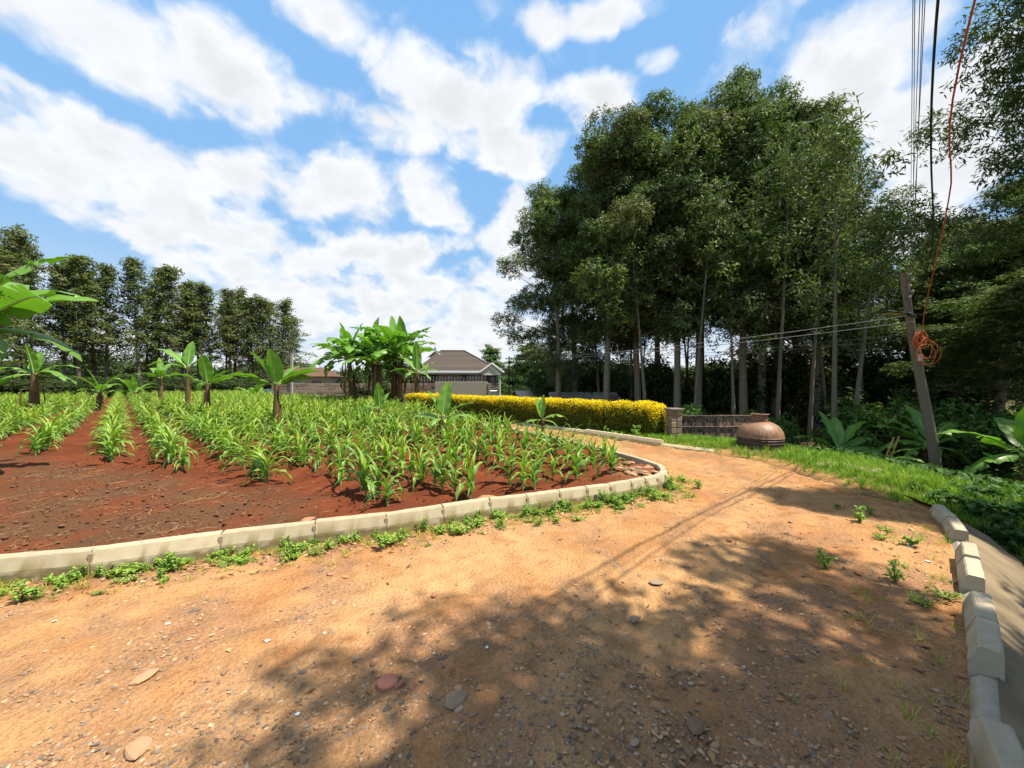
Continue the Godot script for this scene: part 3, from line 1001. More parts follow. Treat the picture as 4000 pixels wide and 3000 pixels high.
func kerbs() -> void:
	rng.seed = 8
	var cream := L(0.43, 0.375, 0.275)
	var o := thing("kerb", "cream concrete kerb curving round the tip of the maize field", "kerb")
	for k in KERB.size() - 1:
		var a: Vector2 = KERB[k]
		var b: Vector2 = KERB[k + 1]
		var n := maxi(1, int(round((b - a).length() / 0.9)))
		for j in n:
			var p := a.lerp(b, float(j) / n)
			var q := a.lerp(b, float(j + 1) / n)
			var top := 0.205 + R(-0.006, 0.006)
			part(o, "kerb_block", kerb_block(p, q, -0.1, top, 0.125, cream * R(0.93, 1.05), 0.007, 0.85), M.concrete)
			# mortar in the joint, a little behind the face
			var d := (q - p).normalized()
			var mb := MB.new()
			var c := q + Vector2(d.y, -d.x) * 0.064
			mb.box(Transform3D(Basis(Vector3.UP, -atan2(d.y, d.x)), Vector3(c.x, 0.04, c.y)), Vector3(0.03, 0.27, 0.112), L(0.34, 0.28, 0.19))
			part(o, "mortar_joint", mb, M.concrete)
	# uneven kerb along the drain: whole blocks and blocks sunk to road level
	var o2 := thing("kerb", "uneven broken concrete kerb of raised and sunken blocks beside the drain", "kerb")
	var line := []
	for k in range(2, 10): line.append(EDGE[k])
	var len := 0.0
	for k in line.size() - 1: len += (line[k + 1] - line[k]).length()
	var at_len := func(s: float) -> Vector2:
		for k in line.size() - 1:
			var l: float = (line[k + 1] - line[k]).length()
			if s <= l: return line[k].lerp(line[k + 1], s / l)
			s -= l
		return line[-1]
	# [start, end, height of the top]; lengths measured from the near end
	var s0 := 0.0
	for r in [[0.55, 0.035], [0.75, 0.17], [0.62, 0.03], [0.5, 0.19], [0.28, 0.04], [0.4, 0.035], [0.42, 0.18], [0.42, 0.185], [0.4, 0.03], [0.45, 0.15], [0.38, 0.17], [0.5, 0.025], [0.5, 0.14], [0.5, 0.15], [0.35, 0.02]]:
		if s0 + r[0] > len: break
		var a: Vector2 = at_len.call(s0)
		var b: Vector2 = at_len.call(s0 + r[0])
		var pale := L(0.43, 0.385, 0.30) if r[1] > 0.1 else L(0.42, 0.38, 0.32)
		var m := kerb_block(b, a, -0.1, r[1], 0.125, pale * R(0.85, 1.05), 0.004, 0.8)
		# the body lies on the drain side
		var d := (b - a).normalized()
		var w := Vector2(-d.y, d.x)
		if w.x < 0: w = -w
		part(o2, "kerb_block", m, M.concrete, Transform3D(Basis.IDENTITY, Vector3(0, R(-0.004, 0.004), 0)))
		s0 += r[0]
	var o3 := thing("kerb", "low tilted concrete kerb blocks along the foot of the yellow hedge", "kerb")
	for k in range(14, 21):
		var a: Vector2 = EDGE[k]
		var b: Vector2 = EDGE[k + 1]
		var n := maxi(1, int(round((b - a).length() / 0.9)))
		for j in n:
			var p := a.lerp(b, float(j) / n)
			var q := a.lerp(b, float(j + 1) / n)
			part(o3, "kerb_block", kerb_block(q, p, -0.1, R(0.03, 0.13) if k > 14 else 0.03, 0.125, L(0.55, 0.47, 0.33) * R(0.9, 1.05), R(0.004, 0.02)), M.concrete)

const HEDGE := [Vector2(4.25, -11.45), Vector2(3.2, -12.3), Vector2(1.9, -13.65), Vector2(0.4, -15.15), Vector2(-1.2, -16.7), Vector2(-3.4, -18.9), Vector2(-5.4, -20.9)]
func hedge() -> void:
	rng.seed = 15
	var o := thing("golden_hedge", "clipped golden yellow hedge along the far side of the road", "hedge", Vector3(HEDGE[0].x, 0, HEDGE[0].y))
	var core := MB.new()
	var lf := MB.new()
	var org := Vector3(HEDGE[0].x, 0, HEDGE[0].y)
	var half := 0.52
	for k in HEDGE.size() - 1:
		var a: Vector2 = HEDGE[k]
		var b: Vector2 = HEDGE[k + 1]
		var d := (b - a).normalized()
		var nrm := Vector2(-d.y, d.x)
		if nrm.dot(-a) < 0: nrm = -nrm       # towards the road
		var l := (b - a).length()
		var m := (a + b) / 2.0
		var c := Vector3(m.x, 0.42, m.y) - org
		core.box(Transform3D(Basis(Vector3.UP, -atan2(d.y, d.x)), c), Vector3(l, 0.86, half * 2.0 - 0.22), L(0.03, 0.035, 0.012), 0.06)  # added dark box inside the hedge that blocks light, no real branches
		var count := int(l * (5200 if k < 4 else 3200))
		for j in count:
			var u := rng.randf() * l
			var side := rng.randf()
			var n: Vector3
			var p: Vector3
			var wob := 0.09 * nz.get_noise_2d((a.x + d.x * u) * 30.0, (a.y + d.y * u) * 30.0)
			var top := 0.95 + wob
			if side < 0.45:
				var w := R(-1, 1)
				var drop := 0.16 * pow(absf(w), 5.0)
				var q := a + d * u + nrm * w * half
				p = Vector3(q.x, top - drop + R(-0.07, 0.035), q.y)
				n = Vector3(nrm.x * w * 0.5, 1.0, nrm.y * w * 0.5)
			else:
				var s := 1.0 if side < 0.86 else -1.0
				var y := R(0.02, 0.93)
				var bulge := half - 0.10 * pow(absf(y - 0.5) * 2.0, 4.0)
				var q := a + d * u + nrm * s * (bulge + R(-0.09, 0.03) + 0.05 * nz2.get_noise_3d(q_x(a, d, u) * 40.0, y * 60.0, 0.0))
				p = Vector3(q.x, y, q.y)
				n = Vector3(nrm.x * s, 0.35, nrm.y * s)
			if k == 0 and u < 0.25:
				p += Vector3(-d.x, 0, -d.y) * -0.0
			# gold young shoots on the clipped top, plain green leaves below
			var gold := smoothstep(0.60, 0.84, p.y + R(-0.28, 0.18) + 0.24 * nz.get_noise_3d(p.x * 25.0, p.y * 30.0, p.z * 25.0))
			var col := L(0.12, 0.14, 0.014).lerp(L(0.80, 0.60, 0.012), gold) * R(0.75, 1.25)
			var ld := (rdir() + n * 0.3 + Vector3(0, 0.2, 0)).normalized()
			var ln := (n.normalized() + rdir() * 0.75).normalized()
			ld = (ld - ln * ld.dot(ln)).normalized()
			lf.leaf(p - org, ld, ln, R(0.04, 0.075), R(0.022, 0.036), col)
	# rounded near end
	var e0: Vector2 = HEDGE[0]
	var dd: Vector2 = (HEDGE[0] - HEDGE[1]).normalized()
	var nn := Vector2(-dd.y, dd.x)
	for j in 5200:
		var a := R(-PI / 2, PI / 2)
		var y := R(0.02, 0.97)
		var rr := (half - 0.12 * pow(absf(y - 0.5) * 2.0, 4.0)) * (1.0 if y < 0.9 else sqrt(rng.randf())) + R(-0.09, 0.03)
		var q := e0 + (dd * cos(a) * 0.55 + nn * sin(a)) * rr
		var p := Vector3(q.x, y - (0.08 if y > 0.9 else 0.0) * absf(sin(a)), q.y)
		var n := Vector3(q.x - e0.x, 0.35 if y < 0.9 else 1.5, q.y - e0.y).normalized()
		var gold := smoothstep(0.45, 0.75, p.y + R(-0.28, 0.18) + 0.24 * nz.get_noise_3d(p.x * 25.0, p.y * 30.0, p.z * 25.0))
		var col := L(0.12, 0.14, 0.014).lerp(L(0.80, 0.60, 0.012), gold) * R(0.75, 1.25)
		var ln := (n + rdir() * 0.75).normalized()
		var ld := (rdir() + Vector3(0, 0.2, 0)).normalized()
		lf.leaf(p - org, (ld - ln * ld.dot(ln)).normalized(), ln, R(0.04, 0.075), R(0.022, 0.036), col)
	# a few shoots that stand above the clipped top
	for j in 60:
		var k := rng.randi() % 4
		var q: Vector2 = HEDGE[k].lerp(HEDGE[k + 1], rng.randf())
		for z in 7:
			lf.leaf(Vector3(q.x, 0.92 + z * R(0.008, 0.02), q.y) - org + rdir() * 0.02, rdir(), rdir(), 0.06, 0.03, L(0.55, 0.45, 0.03) * R(0.7, 1.2))
	part(o, "branches", core, M.bark)
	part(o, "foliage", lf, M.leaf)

func q_x(a: Vector2, d: Vector2, u: float) -> float:
	return a.x + d.x * u

func gate_and_tank() -> void:
	rng.seed = 3
	# stone pillar, course by course
	var pil := thing("gate_pillar", "rough block stone gate pillar at the near end of the yellow hedge", "pillar", Vector3(4.62, 0, -10.95), 0.12)
	var y := -0.35
	for k in 7:
		var hh := 0.165
		for s in [-1.0, 1.0]:
			var mb := MB.new()
			var w := 0.155 + R(-0.02, 0.02)
			mb.box(Transform3D(Basis(Vector3.UP, R(-0.03, 0.03)), Vector3(s * 0.08, y + hh / 2.0, R(-0.006, 0.006))), Vector3(w, hh - 0.012, 0.31), L(0.27, 0.215, 0.155) * R(0.8, 1.2), 0.012)
			part(pil, "stone_block", mb, M.stone)
		var jm := MB.new()
		jm.box(Transform3D(Basis.IDENTITY, Vector3(0, y + hh, 0)), Vector3(0.285, 0.03, 0.27), L(0.20, 0.17, 0.13))
		part(pil, "mortar_joint", jm, M.concrete)
		y += hh
	var cap := MB.new()
	cap.box(Transform3D(Basis.IDENTITY, Vector3(0, y + 0.02, 0)), Vector3(0.40, 0.055, 0.40), L(0.20, 0.17, 0.14), 0.012)
	part(pil, "coping", cap, M.concrete)
	# two sheet-steel leaves
	var x0 := 4.83
	var spec := [["dark stained steel sheet gate leaf beside the stone pillar", 1.13, 0.0], ["rust brown steel sheet gate leaf behind the dome tank", 1.35, 0.06]]
	for g in spec:
		var o := thing("gate_leaf", g[0], "gate", Vector3(x0, -0.45, -11.1 - g[2]), 0.02, "pair of sheet steel gate leaves")
		var w: float = g[1]
		var tone := L(0.55, 0.6, 0.7) if g[2] == 0.0 else L(1.05, 1.0, 1.0)
		for c in 3:
			for r in 2:
				var mb := MB.new()
				var pw := w / 3.0
				mb.box(Transform3D(Basis.IDENTITY, Vector3(pw * (c + 0.5), 0.40 if r == 0 else 0.908, R(-0.004, 0.004))), Vector3(pw - 0.008, 0.70 if r == 0 else 0.30, 0.006), tone * R(0.9, 1.1), 0.002)
				part(o, "steel_sheet", mb, M.gate)
		for c in 4:
			var mb := MB.new()
			mb.box(Transform3D(Basis.IDENTITY, Vector3(clampf(w / 3.0 * c, 0.02, w - 0.02), 0.53, 0.014)), Vector3(0.03, 1.06, 0.02), tone * 0.8, 0.004)
			part(o, "upright_bar", mb, M.gate)
		for h in [0.752, 1.07]:
			var mb := MB.new()
			mb.box(Transform3D(Basis.IDENTITY, Vector3(w / 2.0, h, 0.02)), Vector3(w, 0.03, 0.024), tone * 0.9, 0.004)
			part(o, "cross_bar", mb, M.gate)
		for k in int(w / 0.075):
			var mb := MB.new()
			var sx := 0.04 + k * 0.075
			mb.tube([Vector3(sx, 1.08, 0.014), Vector3(sx + R(-0.004, 0.004), 1.15, 0.014)], [0.007, 0.001], 5, L(0.06, 0.045, 0.04))
			part(o, "spike", mb, M.gate)
		x0 += w + 0.02
	# the dome: the moulded top of a plastic tank standing in the grass
	var t := thing("dome_tank", "rust brown ribbed plastic dome tank top standing in the grass", "tank", Vector3(6.04, 0.11, -9.35))
	t.scale = Vector3.ONE * 0.92
	var mb := MB.new()
	mb.lathe([Vector2(0.53, -0.2), Vector2(0.53, 0.03), Vector2(0.545, 0.035), Vector2(0.545, 0.05), Vector2(0.525, 0.06), Vector2(0.525, 0.10), Vector2(0.545, 0.105), Vector2(0.545, 0.118), Vector2(0.52, 0.125), Vector2(0.52, 0.165)], 64, L(0.25, 0.25, 0.27))
	part(t, "base_band", mb, M.tank)
	mb = MB.new()
	var prof := [Vector2(0.535, 0.165), Vector2(0.535, 0.18)]
	for k in 15:
		var a := k / 14.0 * 1.22
		prof.append(Vector2(0.525 * pow(cos(a), 0.9), 0.18 + 0.42 * sin(a)))
	mb.lathe(prof, 144, Color.WHITE, 0.017, 24)
	part(t, "dome", mb, M.tank)
	mb = MB.new()
	mb.lathe([Vector2(0.195, 0.545), Vector2(0.185, 0.565), Vector2(0.18, 0.75), Vector2(0.187, 0.755), Vector2(0.215, 0.76), Vector2(0.215, 0.778), Vector2(0.17, 0.78), Vector2(0.16, 0.62)], 40, L(0.7, 0.66, 0.66))
	part(t, "neck", mb, M.tank)
	mb = MB.new()
	mb.lathe([Vector2(0.165, 0.70), Vector2(0.10, 0.712), Vector2(0.0, 0.715)], 32, L(0.3, 0.3, 0.3))
	part(t, "lid", mb, M.tank)
	for a in [-2.25, -0.75]:
		mb = MB.new()
		mb.box(Transform3D(Basis(Vector3.UP, -a) * Basis(Vector3.BACK, 0.72), Vector3(cos(a) * 0.335, 0.485, sin(a) * 0.335)), Vector3(0.015, 0.09, 0.1), L(0.5, 0.35, 0.3), 0.003)
		part(t, "moulded_lug", mb, M.tank)

func pole_and_wires() -> void:
	rng.seed = 4
	var base := Vector3(9.97, gh(9.97, -9.0), -9.0)
	var top := Vector3(9.17, 4.15, -9.0)
	var o := thing("utility_pole", "leaning weathered wooden utility pole in the grass on the right", "utility pole", base)
	var mb := MB.new()
	var pts := []
	var rad := []
	for k in 12:
		var t := -0.06 + k / 11.0 * 1.06
		pts.append((top - base) * t + Vector3(0.02 * sin(t * 6.0), 0, 0.02 * cos(t * 5.0)))
		rad.append(lerpf(0.108, 0.07, t))
	mb.tube(pts, rad, 14, L(0.20, 0.18, 0.135), 0.04)
	part(o, "pole", mb, M.wood)
	var tp := top - base
	for k in 5:
		mb = MB.new()
		var q := tp + Vector3(0.06 * (k % 2) - 0.03, -0.08 - 0.13 * k, 0.1)
		mb.tube([q + Vector3(0, 0, -0.05), q + Vector3(0, 0, 0.06)], [0.012, 0.012], 6, L(0.12, 0.11, 0.1))
		var ins := part(o, "bracket", mb, M.metal)
		var m2 := MB.new()
		m2.lathe([Vector2(0.0, -0.03), Vector2(0.028, -0.03), Vector2(0.02, 0), Vector2(0.03, 0.02), Vector2(0.0, 0.035)], 12, L(0.35, 0.33, 0.3))
		part(ins, "insulator", m2, M.paint, Transform3D(Basis.IDENTITY, q + Vector3(0, 0, 0.07)))
	mb = MB.new()
	var bq := (tp * ((2.2 - base.y) / (top.y - base.y)))
	mb.box(Transform3D(Basis.IDENTITY, bq + Vector3(-0.06, -0.04, 0.12)), Vector3(0.10, 0.16, 0.07), L(0.5, 0.44, 0.40), 0.012)
	part(o, "junction_box", mb, M.paint)
	# flat LED street lamp on its arm
	var lamp := thing("street_lamp", "flat black street lamp head on an arm from the wooden pole", "street lamp", base + tp * 0.79 + Vector3(0, 0, 0.1))
	mb = MB.new()
	mb.tube([Vector3(0.02, 0, -0.03), Vector3(-0.24, 0.02, 0.02)], [0.024, 0.024], 8, L(0.03, 0.03, 0.032))
	part(lamp, "arm", mb, M.metal)
	mb = MB.new()
	mb.box(Transform3D(Basis(Vector3.BACK, -0.10), Vector3(-0.50, 0.05, 0.03)), Vector3(0.56, 0.035, 0.26), L(0.03, 0.03, 0.032), 0.012)
	part(lamp, "housing", mb, M.metal)
	mb = MB.new()
	mb.box(Transform3D(Basis(Vector3.BACK, -0.10), Vector3(-0.53, 0.028, 0.03)), Vector3(0.40, 0.008, 0.2), L(0.5, 0.42, 0.2), 0.002)
	part(lamp, "lens", mb, M.paint)
	mb = MB.new()
	mb.tube([Vector3(0.09, -0.06, -0.1), Vector3(0.09, 0.06, -0.1)], [0.03, 0.03], 6, L(0.04, 0.04, 0.04))
	part(lamp, "clamp", mb, M.metal)
	# thin power lines from the pole top over the road
	var ends := [1968, 1972, 1982, 1988, 1992]
	for k in 5:
		var q := base + tp + Vector3(0.06 * (k % 2) - 0.03, -0.05 - 0.13 * k, 0.17)
		var e := Vector3((ends[k] - 1106) / 830.0 * 2.65, 4.24 - 0.02 * k, -2.65)
		var far := e + (e - q) * 1.6
		wire("power_line", "thin grey power line running overhead, number %s from the left" % ["one", "two", "three", "four", "five"][k], [q, far], 0.10, 0.0026, L(0.16, 0.16, 0.17), M.metal, "thin power lines over the road")
	var bl := base + tp * 0.86 + Vector3(0.08, 0, 0.08)
	wire("service_cable", "thick black overhead service cable beside the thin power lines", [bl, Vector3(7.1, 3.9, -6.5), Vector3(3.05, 4.5, -2.75), Vector3(-4.5, 5.2, 5.0)], 0.0, 0.010, L(0.012, 0.012, 0.013), M.rubber)
	var oc := base + tp * 0.68 + Vector3(0.06, 0, 0.09)
	wire("fibre_cable", "orange drop cable hanging from the sky down to the pole", [oc, Vector3(8.6, 3.15, -8.0), Vector3(7.5, 3.78, -6.8), Vector3(5.92, 4.19, -5.2), Vector3(3.54, 4.53, -2.95), Vector3(-3.0, 5.3, 4.5)], 0.0, 0.0085, L(0.45, 0.10, 0.03), M.rubber)
	# coil of spare orange cable tied to the pole
	var cq := base + tp * 0.665 + Vector3(-0.06, 0, 0.14)
	var coil := thing("cable_coil", "tangled coil of orange cable tied to the leaning pole", "cable", cq)
	for k in 15:
		mb = MB.new()
		var pp := []
		var rr := []
		var r := R(0.09, 0.15) if k < 11 else R(0.17, 0.24)
		var cx := R(-0.08, 0.03) if k < 11 else R(-0.02, 0.2)
		var cy := R(-0.04, 0.1) if k < 11 else R(-0.32, -0.16)
		var ya := R(-0.6, 0.6)
		for j in 25:
			var a := TAU * j / 24.0
			pp.append(Vector3(cx + cos(a) * r * (0.75 if k < 11 else 1.0) * cos(ya), cy + sin(a) * r * 1.1, sin(ya) * cos(a) * r * 0.6 + 0.02 + 0.003 * k))
			rr.append(0.0075)
		mb.tube(pp, rr, 5, L(0.55, 0.12, 0.03) * R(0.8, 1.1))
		part(coil, "loop", mb, M.rubber)
	# lower lines to the thin post behind the hedge
	var post := thing("service_post", "thin dark service post behind the yellow hedge", "post", Vector3(-0.2, gh(-0.2, -24.0), -24.0))
	mb = MB.new()
	mb.tube([Vector3(0, -0.2, 0), Vector3(0.02, 3.9, 0)], [0.05, 0.04], 8, L(0.07, 0.06, 0.05))
	part(post, "shaft", mb, M.wood)
	mb = MB.new()
	mb.box(Transform3D(Basis.IDENTITY, Vector3(0.02, 3.75, 0.0)), Vector3(0.5, 0.05, 0.05), L(0.07, 0.06, 0.05), 0.008)
	part(post, "cross_arm", mb, M.wood)
	var hgt := [3.15, 3.0, 2.72, 2.6]
	for k in 4:
		var a: Vector3 = base + tp * ((hgt[k] - base.y) / (top.y - base.y)) + Vector3(-0.06, 0, 0.09)
		var b := Vector3(-0.2 + 0.16 * (k - 1.5), gh(-0.2, -24.0) + 3.82 - 0.06 * k, -24.0)
		wire("low_wire", "sagging grey wire crossing in front of the gum trees, %s of four" % ["topmost", "second", "third", "lowest"][k], [a, b], 0.25, 0.009 if k < 2 else 0.006, L(0.42, 0.42, 0.42) if k < 2 else L(0.1, 0.1, 0.1), M.metal, "low wires from the pole to the post")

func wire(called: String, label: String, pts: Array, sag: float, r: float, col: Color, m: Material, group := "") -> void:
	var mb := MB.new()
	var pp := []
	var rr := []
	if pts.size() == 2:
		for k in 29:
			var t := k / 28.0
			pp.append(pts[0].lerp(pts[1], t) - Vector3(0, sag * 4.0 * t * (1.0 - t), 0)); rr.append(r)
	else:
		var cv := Curve3D.new()
		for k in pts.size():
			var tg: Vector3 = (pts[mini(k + 1, pts.size() - 1)] - pts[maxi(k - 1, 0)]) / 6.0
			cv.add_point(pts[k], -tg, tg)
		for k in 41:
			pp.append(cv.sample_baked(cv.get_baked_length() * k / 40.0, true)); rr.append(r)
	var org: Vector3 = pts[0]
	for k in pp.size(): pp[k] -= org
	mb.tube(pp, rr, 5, col)
	one(called, mb, m, label, "cable" if called != "power_line" and called != "low_wire" else "power line", group, "", org)

func box_part(o: Node, called: String, c: Vector3, s: Vector3, col: Color, m: Material, bevel := 0.01) -> MeshInstance3D:
	var mb := MB.new()
	mb.box(Transform3D(Basis.IDENTITY, c), s, col, bevel)
	return part(o, called, mb, m)

func roof_slope(o: Node, a: Vector3, b: Vector3, c: Vector3, d: Vector3, rows: int, col: Color) -> void:
	# tile courses from the eave a-b up to the ridge d-c, each lapping over the one below
	var nrm := (b - a).cross(d - a).normalized()
	if nrm.y < 0: nrm = -nrm
	for k in rows:
		var t0 := float(k) / rows
		var t1 := float(k + 1.12) / rows
		var p := [a.lerp(d, t0) + nrm * 0.05, b.lerp(c, t0) + nrm * 0.05, b.lerp(c, minf(t1, 1.0)) + nrm * 0.005, a.lerp(d, minf(t1, 1.0)) + nrm * 0.005]
		var q := [p[0] - nrm * 0.045, p[1] - nrm * 0.045]
		var mb := MB.new()
		var cc := col * R(0.88, 1.12)
		var mid: Vector3 = (p[0] + p[2]) / 2.0 - nrm
		mb.out_quad([p[0], p[1], p[2], p[3]], mid, cc)
		mb.out_quad([q[0], q[1], p[1], p[0]], (p[2] + p[3]) / 2.0, cc * 0.9)
		part(o, "tile_course", mb, M.roof)

func window(o: Node, x: float, y: float, z: float, w: float, h: float, bars := 3) -> void:
	var fr := MB.new()
	var t := 0.05
	for s in [[0, h / 2 - t / 2, w, t], [0, -h / 2 + t / 2, w, t], [-w / 2 + t / 2, 0, t, h - 2 * t], [w / 2 - t / 2, 0, t, h - 2 * t]]:
		fr.box(Transform3D(Basis.IDENTITY, Vector3(x + s[0], y + s[1], z + 0.02)), Vector3(s[2], s[3], 0.06), L(0.12, 0.035, 0.03), 0.006)
	var f := part(o, "window", fr, M.paint)
	box_part(f, "pane", Vector3(x, y, z - 0.01), Vector3(w - 0.08, h - 0.08, 0.02), Color.WHITE, M.glass, 0.0)
	for k in bars:
		box_part(f, "bar", Vector3(x, y - h / 2 + h * (k + 1.0) / (bars + 1.0), z + 0.055), Vector3(w - 0.06, 0.018, 0.018), L(0.08, 0.03, 0.03), M.paint, 0.0)
	box_part(f, "sill", Vector3(x, y - h / 2 - 0.04, z + 0.06), Vector3(w + 0.16, 0.07, 0.16), L(0.30, 0.10, 0.07), M.concrete, 0.01)

func house() -> void:
	rng.seed = 6
	# front wall faces the camera
	var g := -0.9
	var o := thing("stone_house", "grey stone house with brown tiled hip roof and white fascia", "house", Vector3(-5.55, -0.45, -40.0), 0.10)
	o.scale = Vector3.ONE * 0.86
	var ev := 2.75 - g     # eave height above its own ground
	var w := 9.2
	# stone courses with joints
	for k in 15:
		var hh := 0.24
		var mb := MB.new()
		mb.box(Transform3D(Basis.IDENTITY, Vector3(0, hh * (k + 0.5), -3.6)), Vector3(w + R(-0.01, 0.01), hh - 0.018, 7.2), L(0.235, 0.20, 0.165) * R(0.85, 1.15), 0.012)
		part(o, "stone_course", mb, M.stone)
	box_part(o, "mortar_core", Vector3(0, ev / 2.0, -3.6), Vector3(w - 0.05, ev, 7.15), L(0.12, 0.105, 0.09), M.concrete)
	for d in [[-3.0, 2.85, 0.9, 0.9], [-1.15, 2.85, 0.55, 0.8], [2.15, 2.85, 0.55, 0.8]]:
		window(o, d[0], d[1], 0.02, d[2], d[3])
	# tall barred opening
	var fr := MB.new()
	fr.box(Transform3D(Basis.IDENTITY, Vector3(0.6, 2.55, 0.01)), Vector3(0.85, 1.55, 0.03), L(0.02, 0.02, 0.024), 0.004)
	var dr := part(o, "barred_door", fr, M.paint)
	for k in 5:
		box_part(dr, "bar", Vector3(0.27 + 0.165 * k, 2.55, 0.045), Vector3(0.016, 1.5, 0.016), L(0.10, 0.10, 0.11), M.paint, 0.0)
	# porch with gable at the right
	box_part(o, "porch_shade_panel", Vector3(3.75, 2.45, 0.015), Vector3(1.5, 1.7, 0.03), L(0.05, 0.045, 0.045), M.paint)  # flat dark panel on the wall, the porch shade put into its colour
	window(o, 4.1, 2.55, 0.05, 0.6, 1.0, 4)
	box_part(o, "porch_column", Vector3(4.85, ev / 2, 0.9), Vector3(0.16, ev, 0.16), L(0.55, 0.55, 0.56), M.paint)
	box_part(o, "porch_slab", Vector3(4.05, 1.62, 0.5), Vector3(1.7, 0.12, 1.1), L(0.35, 0.22, 0.16), M.concrete)
	for k in 3:
		box_part(o, "rail", Vector3(4.1, 1.85 + 0.16 * k, 1.02), Vector3(1.4, 0.03, 0.03), L(0.5, 0.5, 0.5), M.paint, 0.005)
	# roof: hip with a gablet at the left
	var e := 0.55
	var ye := ev
	var yr := ev + 2.75
	var col := L(0.095, 0.078, 0.068)
	var A := Vector3(-w / 2 - e, ye, e)
	var B := Vector3(w / 2 + e, ye, e)
	var C := Vector3(w / 2 + e, ye, -7.2 - e)
	var D := Vector3(-w / 2 - e, ye, -7.2 - e)
	var R1 := Vector3(-2.4, yr, -3.6)
	var R2 := Vector3(0.6, yr, -3.6)
	var rf := box_part(o, "roof", Vector3(0, ye - 0.03, -3.6), Vector3(w + 2 * e - 0.1, 0.05, 7.2 + 2 * e - 0.1), L(0.5, 0.49, 0.46), M.paint)
	roof_slope(rf, A, B, R2, R1, 17, col)
	roof_slope(rf, C, D, R1, R2, 17, col)
	roof_slope(rf, B, C, R2, R2, 17, col)
	roof_slope(rf, D, A, R1.lerp(A, 0.0), R1, 17, col)
	for s in [[R1, R2], [R2, B], [R1, A]]:
		var mb := MB.new()
		mb.tube([s[0] + Vector3(0, 0.04, 0), s[1] + Vector3(0, 0.04, 0)], [0.1, 0.1], 8, col * 0.9)
		part(rf, "ridge_cap", mb, M.roof)
	# gablet
	var gm := MB.new()
	var gp := R1 + Vector3(-0.75, 0.05, 0.35)
	gm.tri(gp + Vector3(-0.85, -0.95, 0.35), gp + Vector3(0.95, -0.95, 0.35), gp + Vector3(0.05, -0.1, 0.2), L(0.10, 0.06, 0.045))
	part(o, "gablet", gm, M.paint)
	for s in [-1.0, 1.0]:
		var mb := MB.new()
		mb.box(Transform3D(Basis(Vector3.BACK, s * -0.76), gp + Vector3(0.05 + s * 0.55, -0.52, 0.42)), Vector3(1.35, 0.14, 0.05), L(0.75, 0.74, 0.72), 0.01)
		part(o, "bargeboard", mb, M.paint)
	box_part(o, "finial", gp + Vector3(0.05, 0.2, 0.35), Vector3(0.24, 0.3, 0.2), L(0.05, 0.22, 0.62), M.paint, 0.02)
	# fascia, gutter, downpipes
	box_part(o, "fascia", Vector3(-0.3, ye - 0.06, e + 0.03), Vector3(w + 0.3, 0.2, 0.05), L(0.75, 0.75, 0.76), M.paint)
	box_part(o, "soffit", Vector3(-0.2, ye - 0.26, 0.28), Vector3(w, 0.16, 0.5), L(0.48, 0.43, 0.35), M.paint)
	for s in [[2.75, 0.12], [4.95, 1.02]]:
		var mb := MB.new()
		mb.tube([Vector3(s[0] + 0.35, ye - 0.1, e), Vector3(s[0], ye - 0.5, s[1]), Vector3(s[0], 0.2, s[1])], [0.05, 0.05, 0.05], 8, L(0.7, 0.7, 0.72))
		part(o, "downpipe", mb, M.paint)
	# porch gable roof
	var pa := Vector3(3.95, ye + 0.95, 1.3)
	for s in [-1.0, 1.0]:
		var ea := Vector3(3.95 + s * 1.45, ye - 0.12, 1.3)
		var pts := [ea, ea + Vector3(0, 0, -2.2), pa + Vector3(0, 0, -2.2), pa]
		roof_slope(rf, pts[0], pts[1], pts[2], pts[3], 7, col)
		var mb := MB.new()
		mb.box(Transform3D(Basis(Vector3.BACK, s * -0.635), (ea + pa) / 2.0 + Vector3(0, 0.0, 0.05)), Vector3(1.82, 0.17, 0.06), L(0.78, 0.77, 0.74), 0.012)
		part(o, "bargeboard", mb, M.paint)
	var pg := MB.new()
	pg.tri(Vector3(2.65, ye - 0.1, 1.22), Vector3(5.25, ye - 0.1, 1.22), pa + Vector3(0, -0.08, -0.08), L(0.50, 0.45, 0.33))
	pg.box(Transform3D(Basis.IDENTITY, Vector3(3.95, ye - 0.27, 1.15)), Vector3(2.2, 0.4, 0.1), L(0.55, 0.52, 0.44), 0.01)
	part(o, "porch_gable", pg, M.paint)

	# boundary wall in front: rough stone at the left, grey rendered panel at the right, coiled wire on top
	var bw := thing("boundary_wall", "grey rendered boundary wall in front of the stone house", "wall", Vector3(-3.95, -0.9, -30.0), 0.04)
	box_part(bw, "rendered_panel", Vector3(0, 1.26, 0), Vector3(4.1, 2.5, 0.24), L(0.36, 0.335, 0.29), M.concrete, 0.02)
	box_part(bw, "rendered_end", Vector3(2.15, 1.2, 0.02), Vector3(0.18, 2.4, 0.3), L(0.30, 0.22, 0.16), M.concrete, 0.02)
	var sw := thing("stone_wall", "rough coursed stone boundary wall behind the banana clump", "wall", Vector3(-12.3, -0.5, -30.3), 0.03)
	for r in 8:
		for k in 20:
			var mb := MB.new()
			var bwid := 0.60
			var xx := -6.2 + k * 0.62 + (0.31 if r % 2 else 0.0)
			if xx > 5.9: continue
			mb.box(Transform3D(Basis.IDENTITY, Vector3(xx, 0.1 + r * 0.25, R(-0.012, 0.012))), Vector3(bwid, 0.232, 0.22), L(0.30, 0.235, 0.185) * R(0.7, 1.2), 0.012)
			part(sw, "stone_block", mb, M.stone)
	box_part(sw, "mortar_core", Vector3(-0.3, 0.95, 0), Vector3(12.0, 1.95, 0.17), L(0.22, 0.19, 0.16), M.concrete)
